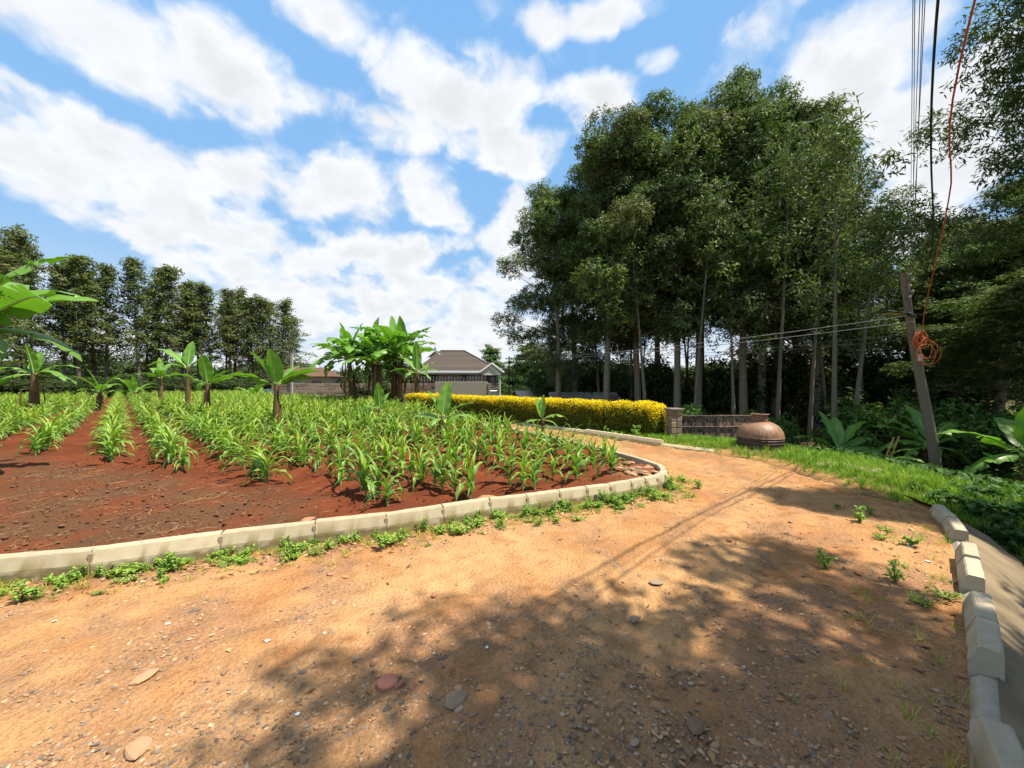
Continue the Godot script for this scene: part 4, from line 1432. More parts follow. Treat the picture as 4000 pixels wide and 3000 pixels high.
	var rw := thing("razor_wire", "coiled razor wire along the top of the boundary wall", "wire", Vector3(-5.0, 1.66, -30.0), 0.04)
	for k in 26:
		var mb := MB.new()
		var pp := []
		var rr := []
		for j in 13:
			var a := TAU * j / 12.0
			pp.append(Vector3(-3.0 + k * 0.235 + sin(a) * 0.06, 0.17 + cos(a) * 0.19, sin(a) * 0.17)); rr.append(0.006)
		mb.tube(pp, rr, 4, L(0.4, 0.4, 0.41))
		part(rw, "coil", mb, M.metal)

	# low sheds with iron roofs behind the hedge
	for d in [["low shed with grey corrugated iron roof behind the yellow hedge", 4.05, -21.0, 3.6, 1.02, 0.02], ["small hut with pale iron roof left of the long shed", 1.35, -24.5, 1.7, 1.02, 0.2]]:
		var sh := thing("iron_shed", d[0], "shed", Vector3(d[1], -0.9, d[2]), d[5])
		var wd: float = d[3]
		var yt: float = d[4] + 0.9
		box_part(sh, "wall", Vector3(0, (yt - 0.4) / 2.0, -1.0), Vector3(wd, yt - 0.4, 1.9), L(0.16, 0.13, 0.11), M.stone)
		for s in [1.0, -1.0]:
			var n := int(wd / 0.1)
			var rfp := MB.new()
			for k in n * 2:
				var x0 := -wd / 2 - 0.15 + (wd + 0.3) * k / (n * 2.0)
				var x1 := -wd / 2 - 0.15 + (wd + 0.3) * (k + 1) / (n * 2.0)
				var y0 := 0.012 if k % 2 == 0 else -0.012
				rfp.quad(Vector3(x0, yt - 0.42 - y0, -1.0 + s * 1.25), Vector3(x1, yt - 0.42 + y0, -1.0 + s * 1.25), Vector3(x1, yt + y0, -1.0), Vector3(x0, yt - y0, -1.0), L(0.33, 0.30, 0.265))
			part(sh, "roof_sheet", rfp, M.iron)
		var gb := MB.new()
		for s in [-1.0, 1.0]:
			gb.tri(Vector3(s * wd / 2, yt - 0.45, 0.05), Vector3(s * wd / 2, yt - 0.45, -2.05), Vector3(s * wd / 2, yt - 0.03, -1.0), L(0.06, 0.055, 0.05))
		part(sh, "gable", gb, M.paint)

func vehicle(label: String, at: Vector3, turn: float, body: Color) -> void:
	var o := thing("parked_car", label, "car", at, turn)
	# side profile swept across the width, narrowing at the roof
	var prof := [Vector2(-2.1, 0.35), Vector2(-2.15, 0.75), Vector2(-1.9, 0.95), Vector2(-1.1, 1.02), Vector2(1.5, 1.02), Vector2(2.05, 0.9), Vector2(2.1, 0.35)]
	var mb := MB.new()
	for s in [-1.0, 1.0]:
		var fan := []
		for p in prof: fan.append(Vector3(p.x, p.y, s * 0.85))
		for k in range(1, fan.size() - 1): mb.out_tri([fan[0], fan[k], fan[k + 1]], Vector3.ZERO, body)
	for k in prof.size():
		var p: Vector2 = prof[k]
		var q: Vector2 = prof[(k + 1) % prof.size()]
		mb.out_quad([Vector3(p.x, p.y, -0.85), Vector3(q.x, q.y, -0.85), Vector3(q.x, q.y, 0.85), Vector3(p.x, p.y, 0.85)], Vector3(0, 0.6, 0), body)
	part(o, "body", mb, M.paint)
	mb = MB.new()
	mb.box(Transform3D(Basis.IDENTITY, Vector3(0.1, 1.46, 0)), Vector3(1.9, 0.06, 1.3), body, 0.03)
	part(o, "roof", mb, M.paint)
	mb = MB.new()
	var lo := [Vector3(-1.15, 1.02, 0.8), Vector3(1.45, 1.02, 0.8), Vector3(1.45, 1.02, -0.8), Vector3(-1.15, 1.02, -0.8)]
	var hi := [Vector3(-0.8, 1.43, 0.62), Vector3(1.0, 1.43, 0.62), Vector3(1.0, 1.43, -0.62), Vector3(-0.8, 1.43, -0.62)]
	for k in 4: mb.out_quad([lo[k], lo[(k + 1) % 4], hi[(k + 1) % 4], hi[k]], Vector3(0, 1.2, 0), Color.WHITE)
	part(o, "window_band", mb, M.glass)
	for x in [-1.3, 1.3]:
		for z in [-0.8, 0.8]:
			mb = MB.new()
			mb.tube([Vector3(x, 0.32, z - 0.1), Vector3(x, 0.32, z + 0.1)], [0.32, 0.32], 18, L(0.02, 0.02, 0.02))
			part(o, "wheel", mb, M.rubber)
	for z in [-0.6, 0.6]:
		box_part(o, "headlight", Vector3(-2.13, 0.72, z), Vector3(0.06, 0.14, 0.3), L(0.7, 0.7, 0.7), M.paint, 0.02)

# ---------------------------------------------------------------- planting
func field_crop() -> void:
	make_maize()
	var leafm := []
	var ribm := []
	for k in 15:
		leafm.append(maize_leaves[k][0].mesh())
		ribm.append(maize_leaves[k][1].mesh())
	var stalkm := maize_stalk.mesh()
	# whole plants as single meshes for the far rows
	var far := []
	var protos := []
	for v in 6:
		var spots := maize_leaf_spots(v)
		var mb := MB.new()
		mb.add(maize_stalk, Transform3D.IDENTITY)
		for s in spots: mb.add(maize_leaves[s[0]][0], s[1])
		far.append(mb.mesh())
		protos.append(spots)
	# every plant of every row: rows run away to the left
	rng.seed = 77
	var along := Vector2(-0.713, -0.70)
	var across := Vector2(-0.70, 0.713)
	var all := []
	for r in range(-26, 34):
		var pp := 0.15 + r * (0.8 if r <= 0 else 1.02)
		var t := -14.0
		while t < 62.0:
			t += 0.27 * R(0.75, 1.35)
			var q: Vector2 = across * (pp + R(-0.06, 0.06)) + along * t
			if q.y > -2.6 or q.x < -44: continue
			if rng.randf() < 0.07: continue
			if poly_sd(q, field_poly) < (0.34 if q.x > -1.5 else 0.4): continue
			var line := -4.55 + (q.x + 2.0) * 0.39
			if q.x < -1.9 and q.y > line + R(-0.25, 0.1): continue
			if q.x > 1.75 and q.y > -7.2 and rng.randf() < 0.8: continue
			if Vector2(q.x - 2.05, q.y + 6.3).length() < 0.5: continue
			# the bare red lane on the left and the banana mats
			if absf(pp - 1.2) < 0.3 and t > 8.0 and rng.randf() < 0.15: continue
			if Vector2(q.x + 8.5, q.y + 24.5).length() < 2.0: continue
			if absf(q.x) > 1.36 * -q.y + 0.5: continue      # beyond the edge of the view
			all.append([q, -q.y + absf(q.x) * 0.4])
	all.sort_custom(func(a, b): return a[1] < b[1])
	var fars := [[], [], []]
	var farc := [[], [], []]
	var n := 0
	for e in all:
		var q: Vector2 = e[0]
		var sz := R(0.72, 1.12) * (1.08 if q.x < -3.5 else 0.95)
		var pos := Vector3(q.x, 0.13 + 0.02 * nz.get_noise_2d(q.x * 45.0, q.y * 45.0), q.y)
		var tilt := Basis(Vector3(R(-1, 1), 0, R(-1, 1)).normalized(), R(0, 0.10))
		if n < 300:
			var lab := "young maize plant in the first rows above the curved cream kerb"
			var grp := "maize plants nearest the kerb"
			if q.x < -4.0:
				lab = "young maize plant at the front of the widely spaced left rows"
				grp = "maize plants at the front of the left rows"
			elif q.x > 0.2:
				lab = "young maize plant near the rounded tip of the field"
				grp = "maize plants near the tip of the field"
			var o := thing("maize_plant", lab, "maize", pos, R(0, TAU), grp)
			o.basis = tilt * Basis(Vector3.UP, R(0, TAU)) * Basis.from_scale(Vector3.ONE * sz)
			part(o, "stalk", stalkm, M.stem)
			for s in protos[rng.randi() % 6]:
				part(o, "leaf", leafm[s[0]], M.maize_leaf, s[1])
		else:
			var v := rng.randi() % 3
			fars[v].append(Transform3D(tilt * Basis(Vector3.UP, R(0, TAU)) * Basis.from_scale(Vector3.ONE * sz), pos))
			var b := R(0.8, 1.2)
			farc[v].append(Color(b * R(0.9, 1.25), b, b * R(0.8, 1.0)))
		n += 1
	print("maize ", n)
	var st := thing("maize_rows", "dense rows of young maize reaching back across the field", "maize")
	st.set_meta("kind", "stuff")
	for v in 3: many(st, "maize_crop", far[v], M.maize_leaf, fars[v], farc[v])

func bananas() -> void:
	make_banana_leaves()
	rng.seed = 12
	var y := 0.12
	banana("banana_plant", "young banana plant with two broad upright leaves rising from the maize", Vector3(-6.75, y, -11.0), 1.38, 0.10, [[172, 58, 1.30, 1.35, 0, 40], [262, 80, 1.12, 1.75, 6, 0], [185, 34, 1.45, 0.95, 7, 25], [5, 36, 1.4, 1.0, 1, -20], [60, 58, 1.0, 1.25, 1, 0], [20, 40, 1.2, 0.8, 2, -30], [120, 40, 0.9, 0.9, 1]], "young banana plants in the maize")
	banana("banana_plant", "banana plant with a bright upright leaf left of the tallest young one", Vector3(-11.9, y, -15.0), 1.40, 0.11, [[280, 78, 1.25, 1.5, 6, 0], [182, 36, 1.6, 1.0, 7, 20], [0, 34, 1.4, 1.05, 7, -20], [150, 20, 1.2, 0.9, 2], [30, 55, 1.0, 1.0, 1]], "young banana plants in the maize")
	banana("banana_plant", "banana plant with reddish stem just behind its bright leaved neighbour", Vector3(-15.2, y, -18.0), 2.15, 0.09, [[100, 80, 1.4, 1.2, 0, 0], [178, 48, 1.9, 0.9, 1], [186, 28, 1.8, 0.9, 7], [10, 44, 1.4, 0.9, 1], [250, 30, 1.2, 0.9, 2]], "young banana plants in the maize")
	banana("banana_plant", "small distant banana plant at the far edge of the left rows", Vector3(-23.8, y, -26.0), 1.75, 0.12, some_leaves(6, 1.6, [1, 2, 7]), "young banana plants in the maize")
	banana("banana_plant", "low distant banana plant furthest left along the dark bushes", Vector3(-28.5, y, -29.0), 0.7, 0.12, some_leaves(6, 1.8, [1, 2, 7]), "young banana plants in the maize")
	banana("banana_plant", "small banana plant with one pale upright leaf in the middle of the maize", Vector3(-4.25, y, -12.3), 0.62, 0.055, [[272, 84, 0.92, 1.35, 6, 0], [175, 24, 0.75, 1.0, 1], [8, 30, 0.85, 0.95, 1], [20, 46, 0.7, 0.8, 1], [160, 8, 0.7, 0.9, 2], [60, 60, 0.7, 1.0, 0]], "young banana plants in the maize")
	banana("banana_plant", "banana plant with a folded upright leaf in front of the hedge end", Vector3(-1.72, y, -9.4), 0.62, 0.05, [[30, 80, 0.95, 1.3, 6, 60], [165, 68, 0.8, 0.9, 0], [178, 16, 0.85, 1.15, 1], [4, 44, 0.9, 1.1, 1], [350, 22, 0.95, 0.95, 7], [250, 12, 0.6, 0.9, 2]], "young banana plants in the maize")
	banana("banana_plant", "small banana plant nearest the bend against the yellow hedge", Vector3(0.76, y, -9.7), 0.56, 0.05, [[175, 14, 0.75, 1.2, 3], [140, 76, 0.62, 1.2, 0], [60, 84, 0.66, 0.9, 6], [6, 40, 0.75, 1.15, 3], [330, 10, 0.5, 0.9, 2]], "young banana plants in the maize")
	banana("banana_plant", "tall banana plant with a pale upright leaf beside the grey wall", Vector3(-5.2, y, -21.0), 2.0, 0.13, [[275, 84, 1.75, 1.05, 6, 0], [150, 52, 1.7, 0.95, 1], [178, 26, 1.6, 0.9, 7], [20, 46, 1.6, 0.9, 7], [10, 30, 1.5, 0.9, 2], [250, 16, 1.3, 0.9, 2], [330, 10, 1.2, 0.8, 2]], "tall bananas by the wall", 3)
	# the old clump
	var cl := [[-9.9, -24.0, 2.9], [-8.9, -25.2, 3.4], [-8.2, -23.6, 2.6], [-7.7, -25.0, 3.6], [-7.1, -24.2, 3.0], [-10.6, -25.4, 3.1]]
	var nm := ["leftmost in front of", "tallest behind", "front middle of", "rear right of", "rightmost of", "rear left of"]
	for k in cl.size():
		var ls := some_leaves(10, 3.0, [3, 4, 4, 5, 7], 1)
		ls.append([R(160, 200), R(0, 20), 2.4, 0.85, 5])
		ls.append([R(-20, 20), R(0, 20), 2.4, 0.85, 5])
		banana("banana_plant", "tall ragged banana plant, %s the big clump" % nm[k], Vector3(cl[k][0], y, cl[k][1]), cl[k][2], 0.17, ls, "big banana clump", 10, Vector2(R(-0.3, 0.3), R(-0.2, 0.2)))
	for d in [[-22.5, -33.5], [-19.5, -32.5], [-17.6, -33.0]]:
		banana("banana_plant", "low bushy banana sucker at the foot of the far trees" , Vector3(d[0], y - 0.1, d[1]), 0.4, 0.1, some_leaves(7, 1.6, [1, 2, 7]), "banana suckers at the far edge")
	banana("banana_plant", "banana plant with spreading leaves below the left hand trees", Vector3(-22.4, y, -18.0), 1.85, 0.17, [[268, 82, 1.5, 1.2, 6, 0], [100, 78, 1.2, 1.3, 0], [5, 34, 2.0, 0.9, 7], [350, 22, 2.1, 0.9, 2], [15, 15, 1.9, 0.85, 2], [180, 30, 1.9, 0.9, 7], [200, 10, 1.9, 0.9, 3], [140, 40, 1.6, 0.9, 1]], "bananas at the left edge", 2)
	banana("banana_plant", "short banana plant right of the spreading one under the left trees", Vector3(-22.0, y, -20.5), 0.95, 0.15, some_leaves(5, 1.5, [1, 2]), "bananas at the left edge")
	# large plant just outside the left edge, its leaves reaching in
	banana("banana_plant", "large banana plant reaching into the picture from the left edge", Vector3(-8.55, y, -6.05), 2.35, 0.14, [[356, 30, 2.15, 0.85, 7, -35], [8, 34, 1.75, 0.9, 1, 30], [330, 14, 1.3, 1.1, 1, -20], [20, 10, 1.5, 0.9, 2, 10], [40, 78, 1.9, 0.9, 4, 0], [15, 66, 1.6, 0.9, 3, 20], [345, 2, 1.3, 1.0, 2], [180, 40, 2.0, 1.0, 7], [120, 50, 2.0, 1.0, 1], [240, 40, 2.0, 1.0, 2], [300, 0, 1.2, 1.0, 1]], "bananas at the left edge")
	# right-hand side
	rng.seed = 31
	banana("banana_plant", "dark shaded banana plant between the dome tank and the pole", Vector3(8.95, gh(8.95, -10.5), -10.5), 0.35, 0.16, [[170, 40, 1.3, 0.8, 7], [10, 36, 1.6, 0.75, 2], [0, 22, 1.7, 0.75, 3], [345, 6, 1.5, 0.8, 5], [60, 66, 1.2, 0.85, 1], [110, 70, 1.2, 0.85, 0], [190, 10, 1.2, 0.85, 2], [300, 20, 1.0, 0.8, 2], [20, 52, 1.4, 0.75, 1]], "bananas on the shady right bank", 2)
	banana("banana_plant", "banana plant spreading ragged leaves right behind the leaning pole", Vector3(11.35, gh(11.35, -10.4), -10.4), 0.75, 0.18, [[172, 30, 1.6, 0.8, 3], [165, 46, 1.5, 0.8, 7], [185, 12, 1.5, 0.8, 5], [20, 52, 1.6, 0.8, 4], [5, 34, 1.6, 0.8, 4], [90, 74, 1.4, 0.9, 1], [70, 60, 1.5, 0.8, 4], [350, 8, 1.5, 0.8, 5], [230, 20, 1.0, 0.9, 2], [130, 60, 1.3, 0.8, 7]], "bananas on the shady right bank", 3)
	banana("banana_plant", "banana plant at the right edge with one broad upright leaf", Vector3(11.3, gh(11.3, -8.4), -8.4), 0.85, 0.17, [[265, 84, 1.55, 1.3, 6, 0], [165, 40, 1.75, 0.75, 7, 0], [178, 16, 1.5, 0.8, 3], [10, 40, 1.6, 0.9, 7], [60, 50, 1.5, 0.9, 1], [300, 18, 1.0, 0.9, 2]], "bananas on the shady right bank", 2)
	banana("banana_plant", "low banana sucker half hidden in the grass behind the pole foot", Vector3(9.6, gh(9.6, -10.0), -10.0), 0.18, 0.1, some_leaves(6, 0.9, [2, 3, 7], 0), "bananas on the shady right bank")

func trees() -> void:
	var gum := [L(0.09, 0.145, 0.045), L(0.11, 0.17, 0.05), L(0.15, 0.205, 0.06), L(0.095, 0.135, 0.06), L(0.165, 0.17, 0.085)]
	var gbark := L(0.30, 0.265, 0.225)
	var g := []
	for k in 4:
		g.append(tree(200 + k * 7, {"h": 17.0, "r": 0.23, "lean": 0.8, "limbs": 20, "from": [0.28, 0.34, 0.22, 0.40][k], "shape": 0, "reach": [2.9, 2.5, 3.1, 2.5][k], "clumps": 2, "cr": 1.15, "flat": 0.9, "sprays": 165, "leaves": 11, "ll": 0.165, "lw": 0.062, "droop": 0.4, "bark": gbark, "cols": gum, "leafmat": M.gum_leaf}))
	# the tall stand behind the gate: [x, z, height, crown kind, turn]
	var stand := [[2.5, -20.8, 10.3, 2, 0.3], [3.6, -22.4, 12.4, 2, 1.9], [4.9, -19.6, 13.9, 0, 2.5], [6.6, -20.2, 14.4, 1, 0.9], [7.9, -18.6, 13.2, 3, 3.6], [9.4, -19.4, 14.9, 0, 4.4], [10.8, -17.8, 14.0, 3, 5.2], [12.2, -18.8, 15.2, 2, 0.1], [13.5, -19.6, 14.6, 1, 3.0], [14.6, -18.4, 12.9, 0, 5.7], [15.2, -20.6, 12.6, 2, 2.2], [8.6, -22.6, 14.4, 3, 1.1], [11.4, -23.0, 15.2, 3, 4.9], [5.8, -23.6, 13.5, 1, 5.6], [19.0, -23.5, 8.6, 2, 4.0]]
	var nm := ["far left, leafy almost to the ground", "second from the left, behind its leafy neighbour", "rising over the end of the hedge", "fourth from the left", "with bare trunk in front of the dark gap", "left of the highest crown", "with thick twin looking trunk behind the gate", "with the highest crown of all", "just right of the highest crown", "with open branches on the right shoulder", "far right, leaning outwards", "in the rear row, left of the middle", "in the rear row, right of the middle", "in the rear row behind the hedge end", "lowest, standing apart at the right end"]
	for k in stand.size():
		var s: Array = stand[k]
		var y := gh(s[0], s[1])
		var f: float = (s[2] - y) / 17.0
		plant_tree(g[s[3]], "gum_tree", "tall gum tree of the big stand, %s" % nm[k], "tree", Vector3(s[0], y, s[1]), s[4], Vector3(lerpf(f, 0.95, 0.4), f, lerpf(f, 0.95, 0.4)), "stand of gum trees behind the gate")
	# slim bare trunks and young gums inside the stand
	var slim := tree(310, {"h": 9.0, "r": 0.10, "lean": 0.9, "limbs": 12, "from": 0.5, "shape": 0, "reach": 1.5, "clumps": 2, "cr": 0.6, "flat": 0.8, "sprays": 16, "leaves": 6, "ll": 0.19, "lw": 0.055, "droop": 0.4, "bark": L(0.22, 0.20, 0.17), "cols": gum, "leafmat": M.gum_leaf})
	var sl := [[5.9, -17.0], [6.6, -21.0], [7.9, -16.6], [9.3, -16.2], [10.0, -21.5], [11.0, -15.8], [12.4, -16.0], [13.9, -17.0], [15.2, -16.6], [8.2, -24.5], [11.3, -25.0], [14.8, -23.0], [10.9, -12.9], [12.1, -13.6], [16.9, -17.2], [5.0, -22.0]]
	for k in sl.size():
		var y := gh(sl[k][0], sl[k][1])
		var f := R(0.8, 1.25)
		plant_tree(slim, "gum_sapling", "slim young gum with a thin pale trunk inside the stand", "tree", Vector3(sl[k][0], y, sl[k][1]), k * 1.7, Vector3(1, f, 1), "slim young gums inside the stand")
	# right-hand trees: the near one hangs into the top right corner, others stand behind the bananas
	var near := tree(420, {"h": 14.0, "r": 0.24, "lean": 0.6, "limbs": 26, "from": 0.36, "shape": 0, "reach": 3.1, "clumps": 3, "cr": 1.0, "flat": 0.95, "sprays": 110, "leaves": 8, "ll": 0.18, "lw": 0.045, "droop": 0.8, "bark": gbark, "cols": gum, "leafmat": M.gum_leaf})
	plant_tree(near, "gum_tree", "near gum tree hanging its leaves into the top right corner", "tree", Vector3(16.0, gh(16.0, -9.9), -9.9), 0.7, Vector3(1, 1.02, 1), "gum trees on the right bank")
	var rt := [[18.6, -16.6, 6.4, 1], [20.6, -17.2, 8.0, 0], [16.6, -13.2, 4.6, 3], [23.0, -20.0, 9.0, 2], [19.0, -21.5, 6.6, 3], [23.6, -16.5, 10.5, 1], [27.0, -24.0, 11.0, 0]]
	var rn := ["dense, right behind the pole top", "tall, under the hanging branch", "short, beside the right hand bananas", "in the second row at the right", "half hidden left of the pole", "at the far right edge", "furthest back at the right"]
	for k in rt.size():
		var s: Array = rt[k]
		var y := gh(s[0], s[1])
		var f: float = (s[2] - y) / 17.0
		plant_tree(g[s[3]], "gum_tree", "dark gum tree on the right bank, %s" % rn[k], "tree", Vector3(s[0], y, s[1]), 1.3 * k + 0.4, Vector3(0.82, f, 0.82), "gum trees on the right bank")
	# the trees beside and behind the camera that shade the near road
	var high := tree(431, {"h": 10.6, "r": 0.2, "lean": 0.3, "limbs": 20, "from": 0.58, "shape": 0, "reach": 1.8, "clumps": 2, "cr": 1.0, "flat": 0.85, "sprays": 150, "leaves": 7, "ll": 0.2, "lw": 0.06, "droop": 0.5, "bark": gbark, "cols": gum, "leafmat": M.gum_leaf})
	var shade := [[5.9, 0.6, 11.0, 1.0], [6.4, 4.2, 12.0, 1.05], [9.2, -3.7, 11.0, 0.42], [12.6, -1.6, 12.0, 1.0], [7.7, 1.1, 11.0, 1.0], [4.7, 1.7, 10.6, 1.0]]
	var sn := ["nearest the camera on the right, shading the road", "behind the camera on the right", "beside the drain, off the right edge", "further up the right bank, off the edge", "second from the camera on the right", "closest of all, just behind the camera"]
	for k in shade.size():
		var s: Array = shade[k]
		plant_tree(high, "gum_tree", "roadside gum tree %s" % sn[k], "tree", Vector3(s[0], gh(s[0], s[1]), s[1]), 2.1 * k, Vector3(s[3], s[2] / 11.0, s[3]), "roadside gum trees beside the camera")
	# far row on the left
	var grev := []
	var gc := [L(0.085, 0.125, 0.05), L(0.105, 0.145, 0.055), L(0.15, 0.185, 0.06), L(0.165, 0.165, 0.075)]
	for k in 3:
		grev.append(tree(500 + k * 3, {"h": 16.0, "r": 0.19, "lean": 0.7, "limbs": 40, "from": [0.30, 0.40, 0.24][k], "even": 0.9, "shape": 1, "reach": 1.9, "clumps": 2, "cr": 0.6, "flat": 0.8, "sprays": 11, "leaves": 5, "ll": 0.36, "lw": 0.12, "droop": 0.05, "bark": L(0.15, 0.13, 0.115), "cols": gc, "leafmat": M.leaf}))
	rng.seed = 66
	var row_spots := []
	for k in 26:
		var t := k / 25.0
		var row := k % 2
		row_spots.append(Vector2(lerpf(-52.0, -34.5, t) + row * -2.2 + R(-0.8, 0.8), lerpf(-37.0, -60.0, t) - row * 3.4 + R(-1.0, 1.0)))
	row_spots.sort_custom(func(a, b): return a.x / -a.y < b.x / -b.y)
	var ordinal := ["first", "second", "third", "fourth", "fifth", "sixth", "seventh", "eighth", "ninth", "tenth", "eleventh", "twelfth", "thirteenth", "fourteenth", "fifteenth", "sixteenth", "seventeenth", "eighteenth", "nineteenth", "twentieth", "twenty-first", "twenty-second", "twenty-third", "twenty-fourth", "twenty-fifth", "last"]
	for k in 26:
		var hh: float = lerpf(17.0, 14.0, k / 25.0) * R(0.84, 1.06)
		var wd := R(0.85, 1.35)
		plant_tree(grev[rng.randi() % 3], "silky_oak", "slender feathery tree, %s from the left in the row beyond the field" % ordinal[k], "tree", Vector3(row_spots[k].x, 0, row_spots[k].y), k * 1.3, Vector3(wd, hh / 16.0, wd), "row of slender trees beyond the field")
	plant_tree(grev[2], "silky_oak", "dark broad tree behind the bananas at the left edge", "tree", Vector3(-40.5, 0, -28.5), 0.4, Vector3(1.5, 0.74, 1.5))
	# tiered trees round the house
	var tier := tree(610, {"h": 8.0, "r": 0.14, "lean": 0.2, "limbs": 44, "from": 0.16, "shape": 2, "tiers": 7, "reach": 2.6, "clumps": 3, "cr": 0.6, "flat": 0.3, "sprays": 15, "leaves": 6, "ll": 0.24, "lw": 0.12, "droop": 0.0, "bark": L(0.12, 0.10, 0.08), "cols": [L(0.06, 0.13, 0.03), L(0.08, 0.16, 0.04), L(0.10, 0.18, 0.045)], "leafmat": M.leaf})
	for d in [[-2.6, -48.0, 6.4, 0.85, "tiered tree standing right behind the house roof"], [1.7, -44.0, 6.2, 1.1, "wide flat tiered tree right of the house"], [-13.2, -41.0, 7.5, 1.0, "dark tiered tree rising behind the banana clump"], [3.4, -40.0, 4.0, 1.0, "lower tiered tree next to the wide one"]]:
		plant_tree(tier, "tiered_tree", d[4], "tree", Vector3(d[0], -0.9, d[1]), d[0], Vector3(d[3], (d[2] + 0.9) / 8.0, d[3]), "tiered trees round the house")
	# understorey
	var gr := [L(0.075, 0.15, 0.035), L(0.095, 0.18, 0.042), L(0.13, 0.21, 0.05)]
	var b0 := bush_mesh(700, 1.5, 2.4, 34, 0.16, 0.075, gr)
	var b1 := bush_mesh(701, 1.2, 1.5, 26, 0.14, 0.085, [L(0.06, 0.12, 0.03), L(0.085, 0.155, 0.035)])
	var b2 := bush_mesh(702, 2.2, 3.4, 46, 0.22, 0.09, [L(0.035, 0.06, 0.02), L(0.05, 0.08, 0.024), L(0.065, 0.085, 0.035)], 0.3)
	rng.seed = 88
	var under := [[7.2, -15.5, 0.7], [9.6, -14.0, 0.6], [11.8, -12.5, 0.9], [13.4, -13.0, 1.0], [13.0, -10.6, 0.9], [12.6, -7.2, 0.9], [10.9, -6.6, 0.7], [14.2, -6.4, 1.1], [10.2, -5.4, 0.55], [15.0, -11.4, 1.2], [8.3, -12.6, 0.6], [13.2, -5.0, 0.9], [16.4, -9.0, 1.3]]
	for k in under.size():
		var u: Array = under[k]
		bush([b0, b1][k % 2], "leafy_shrub", "green leafy shrub in the undergrowth of the right bank", "shrub", Vector3(u[0], gh(u[0], u[1]), u[1]), k * 2.0, Vector3.ONE * u[2], "shrubs on the right bank")
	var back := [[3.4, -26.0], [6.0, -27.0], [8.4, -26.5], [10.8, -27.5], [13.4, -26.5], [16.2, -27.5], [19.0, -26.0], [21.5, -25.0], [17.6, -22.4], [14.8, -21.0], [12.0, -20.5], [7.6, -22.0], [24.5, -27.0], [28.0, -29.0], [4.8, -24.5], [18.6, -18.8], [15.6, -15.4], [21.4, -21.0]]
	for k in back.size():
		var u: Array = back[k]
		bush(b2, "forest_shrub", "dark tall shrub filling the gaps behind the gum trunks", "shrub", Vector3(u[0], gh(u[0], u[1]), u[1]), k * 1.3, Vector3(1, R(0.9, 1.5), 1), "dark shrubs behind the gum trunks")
	# dark bushes along the far edge of the field
	for k in 15:
		var t := k / 14.0
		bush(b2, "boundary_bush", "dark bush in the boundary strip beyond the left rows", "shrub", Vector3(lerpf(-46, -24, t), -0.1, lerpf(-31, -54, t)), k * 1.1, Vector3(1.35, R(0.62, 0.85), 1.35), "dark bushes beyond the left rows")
	for d in [[-19.0, -47.0, 0.9], [-16.5, -44.0, 1.0], [-12.0, -36.0, 0.9], [-10.2, -28.2, 0.8], [2.8, -31.0, 0.8], [4.6, -33.0, 1.1], [1.2, -33.5, 0.7], [7.0, -34.0, 1.4], [-21.5, -52.0, 1.1]]:
		bush(b2, "garden_bush", "green bush between the house and the field", "shrub", Vector3(d[0], -0.6, d[1]), d[0], Vector3.ONE * d[2], "bushes round the house")
	# far wood on the skyline
	var wood := []
	rng.seed = 99
	for k in 150:
		var a := deg_to_rad(R(-66, 66))
		var d := R(85, 150)
		wood.append(Transform3D(Basis(Vector3.UP, R(0, TAU)) * Basis.from_scale(Vector3(3.2, R(1.4, 2.6), 3.2)), Vector3(sin(a) * d, -1.0, -cos(a) * d)))
	var fw := many(self, "far_wood", b2[0], M.leaf, wood)
	tag(fw, "hazy line of distant wood along the skyline", "wood", "", "stuff")

